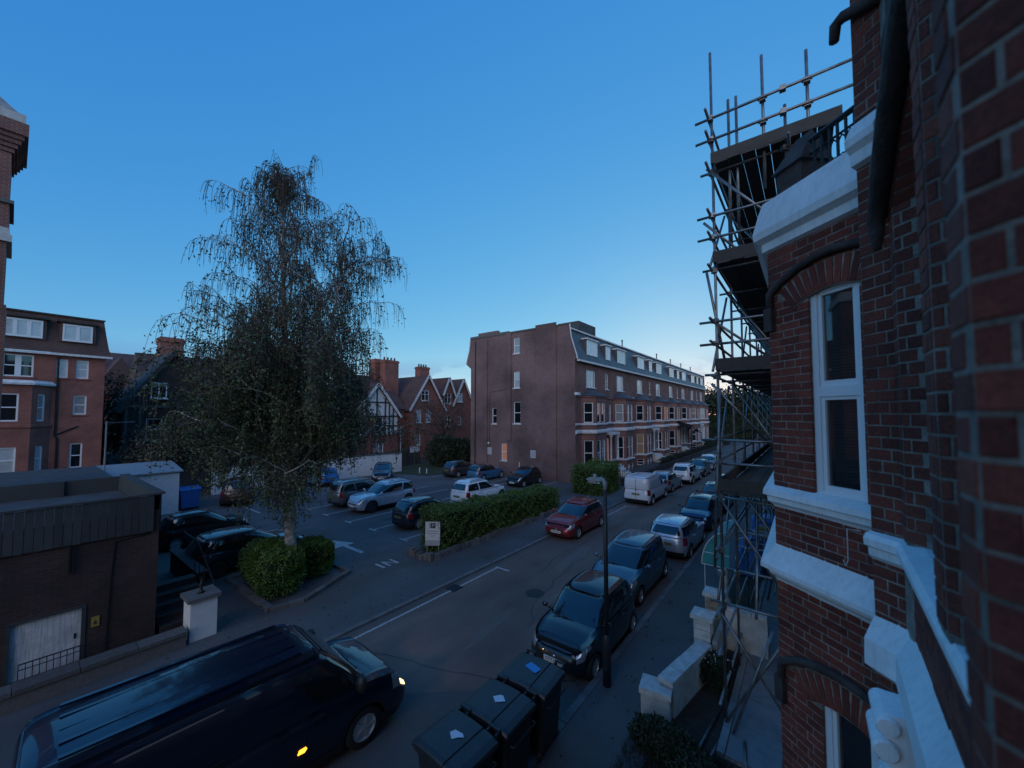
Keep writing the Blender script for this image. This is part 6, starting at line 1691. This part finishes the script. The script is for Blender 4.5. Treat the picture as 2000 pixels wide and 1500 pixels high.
bush('clipped_bush', 'smaller clipped green bush right of the birch trunk', [(0,0,.62,.85,.62,.62)], 11000, .045, 'hedge_leaf', 12, (-14.9,7.15,.05))
pk = thing('planter_kerb', 'low stone kerb round the clipped bushes', 'kerb', (-14.6,6.3,.04))
kp = [(-2.1,-1.35),(1.55,-1.3),(1.75,-.4),(.8,1.65),(-1.6,1.7)]
for (a, b) in zip(kp, kp[1:]+kp[:1]):
    a, b = Vector(a), Vector(b); n_ = max(2, int((b-a).length/.42)); d_ = (b-a)/n_; s_ = Vector((-d_.y,d_.x)).normalized()*.09
    for k in range(n_):
        c = a+d_*(k+.5); obj('kerbstone', MB().obox((c.x,c.y,.05),(d_.x*.48,d_.y*.48,0),(s_.x,s_.y,0),(0,0,.07+rs.uniform(-.015,.02))), 'stone_grey', pk)
bush('laurel_bush', 'large dark laurel bush beside the terrace gable', [(0,0,1.7,2.0,1.9,1.8),(1.2,1.6,1.5,1.5,1.5,1.6)], 7000, .16, 'dark_leaf', 13, (-33.2,30.6,0))
bush('front_shrub', 'dark sprawling shrub at the bottom beside the broken wall', [(0,0,.24,.55,.30,.26),(.5,-.2,.2,.35,.3,.22)], 5000, .045, 'dark_leaf', 14, (-2.15,7.15,.06))
bush('small_shrub', 'small shrub with pale flowers behind the white coping', [(0,0,.35,.3,.3,.35)], 1500, .05, 'dark_leaf', 15, (-1.72,9.5,.06))
fl = np.random.default_rng(8).normal(size=(40,3))*[.12,.12,.06]+[-1.72,9.5,.72]
tag(leaves('shrub_flowers', fl, .035, 'sign_white', None, 3), 'pale flowers on the small shrub by the coping', 'flowers', kind='stuff')
# dry grass patch in the front garden
rg = np.random.default_rng(21); n = 9000
gx, gy = rg.uniform(-2.75,-1.15,n), rg.uniform(3.5,7.6,n)
P = np.column_stack([gx,gy,np.full(n,.07)])
v = np.empty((n,3,3)); a = rg.uniform(0,6.28,n); h = rg.uniform(.05,.15,n)
v[:,0] = P+np.column_stack([np.cos(a)*.008,np.sin(a)*.008,np.zeros(n)]); v[:,1] = P-np.column_stack([np.cos(a)*.008,np.sin(a)*.008,np.zeros(n)])
v[:,2] = P+np.column_stack([rg.normal(0,.04,n),rg.normal(0,.04,n),h])
me = bpy.data.meshes.new('dry_grass'); me.from_pydata(v.reshape(-1,3).tolist(),[],np.arange(3*n).reshape(n,3).tolist()); me.update()
tag(link('dry_grass', me, 'dead_grass'), 'dry brown grass in the nearest front garden', 'grass', kind='stuff')
sheet('garden_lawn', [(-2.34,2),(-1.1,2),(-1.1,7.65),(-2.34,7.65)], .072, 'dead_grass')

# the birch
RV = Vector((.7934,.6088,0)); FV = Vector((-.6088,.7934,0))     # across and along the view, for leaning the two leaders
def birch():
    t = thing('birch_tree', 'tall weeping silver birch with two leaders in thinning autumn leaf', 'tree', (-14.75,6.2,0))
    rg = random.Random(42)
    def curve(pts, n):
        pts = [Vector(p) for p in pts]; res = []
        for i in range(n+1):
            f = i/n*(len(pts)-1); k = min(len(pts)-2, int(f)); u = f-k
            p0, p1, p2, p3 = pts[max(0,k-1)], pts[k], pts[k+1], pts[min(len(pts)-1,k+2)]
            res.append(.5*((2*p1)+(-p0+p2)*u+(2*p0-5*p1+4*p2-p3)*u*u+(-p0+3*p1-3*p2+p3)*u*u*u))
        return res
    def L3(a, b, z): return RV*a+FV*b+Vector((0,0,z))
    lead1 = curve([L3(0,0,0),L3(.05,0,1.5),L3(-.05,.05,3.2),L3(-.15,.1,5.2),L3(-.3,.1,7.5),L3(-.45,.05,10),L3(-.5,0,12.2),L3(-.55,0,14.5)], 40)
    lead2 = curve([L3(-.08,.05,3.6),L3(.35,-.2,5.0),L3(.95,-.35,6.6),L3(1.35,-.4,8.2),L3(1.65,-.4,9.9),L3(1.9,-.4,11.6)], 26)
    lead3 = curve([L3(-.1,.05,3.0),L3(-.9,.4,4.6),L3(-1.7,.6,6.2),L3(-2.1,.7,7.6),L3(-2.3,.7,9.2)], 18)
    tr = MB()
    tr.tube(lead1, [max(.012,.21*(1-(i/40))**.8+.01) for i in range(41)], 10)
    tr.tube(lead2, [max(.010,.12*(1-i/26)**.9+.008) for i in range(27)], 8)
    tr.tube(lead3, [max(.010,.10*(1-i/18)**.9+.008) for i in range(19)], 8)
    obj('trunk', tr, 'bark', t, True)
    limbs = MB(); twigs = MB(); green = []; brown = []
    def env(z):   # crown radius by height
        return interp([(2.2,2.6),(3.5,3.8),(5,3.9),(6.5,3.5),(8,2.9),(9.5,2.6),(11,2.4),(12.5,2.2),(14,1.5),(15,.7)], z)
    def put(p, d, sparse):
        # hanging twig with leaves
        ln_ = rg.uniform(.5,1.5)*(1 if sparse < .5 else .75); k = 6; pts = [p]; q = p.copy(); v = Vector((d.x*.5+rg.gauss(0,.15), d.y*.5+rg.gauss(0,.15), rg.uniform(-.2,.25)))
        for i in range(k):
            v = v*.72+Vector((rg.gauss(0,.05), rg.gauss(0,.05), -.42)); q = q+v.normalized()*ln_/k
            if q.z < 1.9: break
            pts.append(q.copy())
        if len(pts) < 2: return
        twigs.tube(pts, [.006]*(len(pts)-1)+[.003], 3, cap=False)
        nl = int(ln_*(19 if sparse < .28 else (7.5 if sparse < .55 else 3.8)))
        for i in range(nl):
            f = rg.random()*(len(pts)-1); a = int(f); u = f-a; c = pts[a].lerp(pts[min(a+1,len(pts)-1)], u)
            c = c+Vector((rg.gauss(0,.06),rg.gauss(0,.06),rg.gauss(0,.05)))
            bz = .05+.45*max(0,min(1,(c.z-6.5)/6))+(.15 if c.dot(RV) > .8 else 0)
            (brown if rg.random() < bz else green).append(tuple(c))
    def limb(start, dirv, length, rad, sparse, depth=0):
        n = 8; pts = [start.copy()]; p = start.copy(); d = dirv.normalized()
        for i in range(n):
            f = i/n
            d = (d+Vector((rg.gauss(0,.10), rg.gauss(0,.10), .06-.34*f*f*1.6))).normalized()
            p = p+d*length/n
            if p.z < 2.3: break
            pts.append(p.copy())
        if len(pts) < 3: return
        limbs.tube(pts, [max(.006, rad*(1-i/(len(pts)))) for i in range(len(pts))], 5, cap=False)
        for i in range(1, len(pts)):
            dd = (pts[i]-pts[i-1]).normalized()
            for _ in range(2 if depth == 0 else 2):
                if rg.random() < (.95 if sparse < .5 else .8):
                    sd_ = Vector((rg.gauss(0,1),rg.gauss(0,1),.2)).normalized()
                    put(pts[i]+dd*rg.uniform(-.1,.1), (dd+sd_*.9).normalized(), sparse)
            if depth == 0 and i >= 2 and rg.random() < .72:
                sd_ = dd.cross(Vector((0,0,1))).normalized()*(1 if rg.random() < .5 else -1)
                limb(pts[i], (dd*.7+sd_*.8+Vector((0,0,rg.uniform(0,.5)))), length*.42*rg.uniform(.7,1.2), rad*.45, sparse, 1)
        put(pts[-1], d, sparse)
    def along(lead, z0, cnt, k, cx=None):
        cand = [p for p in lead if p.z > z0]
        ztop = lead[-1].z
        for i in range(cnt):
            p = cand[int(len(cand)*(i+rg.random())/cnt) if cnt else 0] if True else None
            az = i*2.399+rg.uniform(-.4,.4)
            hz = Vector((math.cos(az), math.sin(az), 0))
            e = env(p.z+.4)*k
            lft = hz.dot(RV)
            rise = rg.uniform(.55,1.2) if p.z < 8 else rg.uniform(.7,1.4)
            limb(p, hz+Vector((0,0,rise)), max(.5, e*rg.uniform(.8,1.15)*1.12), .016+.011*e, max(0,min(1,(p.z-4.0)/8)))
    along(lead1, 2.7, 58, .92); along(lead2, 5.0, 28, .70); along(lead3, 4.2, 24, .70)
    # tall end sprays of the leaders
    for p in (lead1[-1], lead2[-1], lead1[-3], lead2[-3]):
        for q in range(5): limb(p, Vector((rg.gauss(0,.5),rg.gauss(0,.5),1)), rg.uniform(.5,1.0), .012, .9, 1)
    obj('limbs', limbs, 'bark', t, True); obj('twigs', twigs, 'twig', t)
    tag(leaves('green_leaves', green, .066, 'leaf_green', t, 5), kind='stuff'); tag(leaves('brown_leaves', brown, .056, 'leaf_brown', t, 6), kind='stuff')
    print('birch leaves', len(green), len(brown))
    return t
birch()

def simple_tree(name, label, loc, h, r, n, size, mat, seed, bare=0.0):
    t = thing(name, label, 'tree', loc); rg = random.Random(seed); nr = np.random.default_rng(seed)
    tr = MB(); tr.tube([(0,0,0),(.1,.05,h*.3),(0,.1,h*.6),(.1,0,h*.92)], [.03*h,.024*h,.014*h,.004*h], 8); P = []; lb = MB()
    cen = []
    for k in range(26):
        az = k*2.4+rg.uniform(-.3,.3); z = h*rg.uniform(.28,.9); e = r*math.sin(math.pi*min(1,max(.08,(z/h-.12)/.92)))**.6*rg.uniform(.6,1.0)
        q = Vector((math.cos(az)*e, math.sin(az)*e, z+rg.uniform(0,.12*h))); st0 = Vector((.05,.05,z*.72))
        lb.tube([st0, st0.lerp(q,.5)+Vector((0,0,.05*h)), q], [.009*h,.006*h,.003*h], 5, cap=False); cen.append(q)
        for j in range(5):
            q2 = q+Vector((rg.gauss(0,.16),rg.gauss(0,.16),rg.gauss(.03,.12)))*r; lb.tube([st0.lerp(q,.7), q2], [.004*h,.0015*h], 4, cap=False); cen.append(q2)
    obj('trunk', tr, 'twig', t); obj('limbs', lb, 'twig', t)
    k = max(1, n//len(cen))
    for c in cen: P.append(np.array(c)+nr.normal(size=(k,3))*r*.17)
    P = np.concatenate(P); P = P[P[:,2] > .4]
    tag(leaves('crown', P, size, mat, t, seed)); return t
simple_tree('bare_tree', 'half bare brown tree in front of the gabled houses', (-36.5,33.2,0), 8.4, 3.0, 2600, .10, 'leaf_brown', 31)
simple_tree('garden_tree', 'small dark evergreen between the mansard house and the timbered house', (-47,4.6,0), 9.0, 2.6, 6000, .16, 'dark_leaf', 32)
simple_tree('garden_tree', 'dark leafy tree behind the white wall under the birch crown', (-38.5,11.0,0), 7.6, 3.4, 8000, .17, 'dark_leaf', 33)
simple_tree('garden_tree', 'brown leaved tree behind the white wall right of the birch trunk', (-38.2,18.2,0), 6.2, 3.0, 6500, .16, 'leaf_brown', 34)
simple_tree('garden_tree', 'russet shrubby tree beside the timbered house', (-39.2,7.0,0), 4.8, 2.2, 4500, .13, 'leaf_brown', 35)
for i, (x, y, h, lab) in enumerate(((-21,112,11,'dark tree at the end of the street behind the terrace'),(-11,112,12,'tallest dark tree closing the end of the street'),(-2,113,11,'dark tree at the street end behind the scaffolding'),(7,112,12,'dark tree at the street end right of the scaffolding'),(-33,116,10,'dark tree far behind the end of the terrace'))):
    simple_tree('street_end_tree', lab, (x,y,0), h, 6.5, 9000, .42, 'dark_leaf', 40+i)
    bush_ = None
hedge_box('end_hedge', 'tall dark hedge closing the far end of the street', -40, 20, 106, 110, 0, lambda y: 5.5, 9000, seed=9, size=.4, mat='dark_leaf')
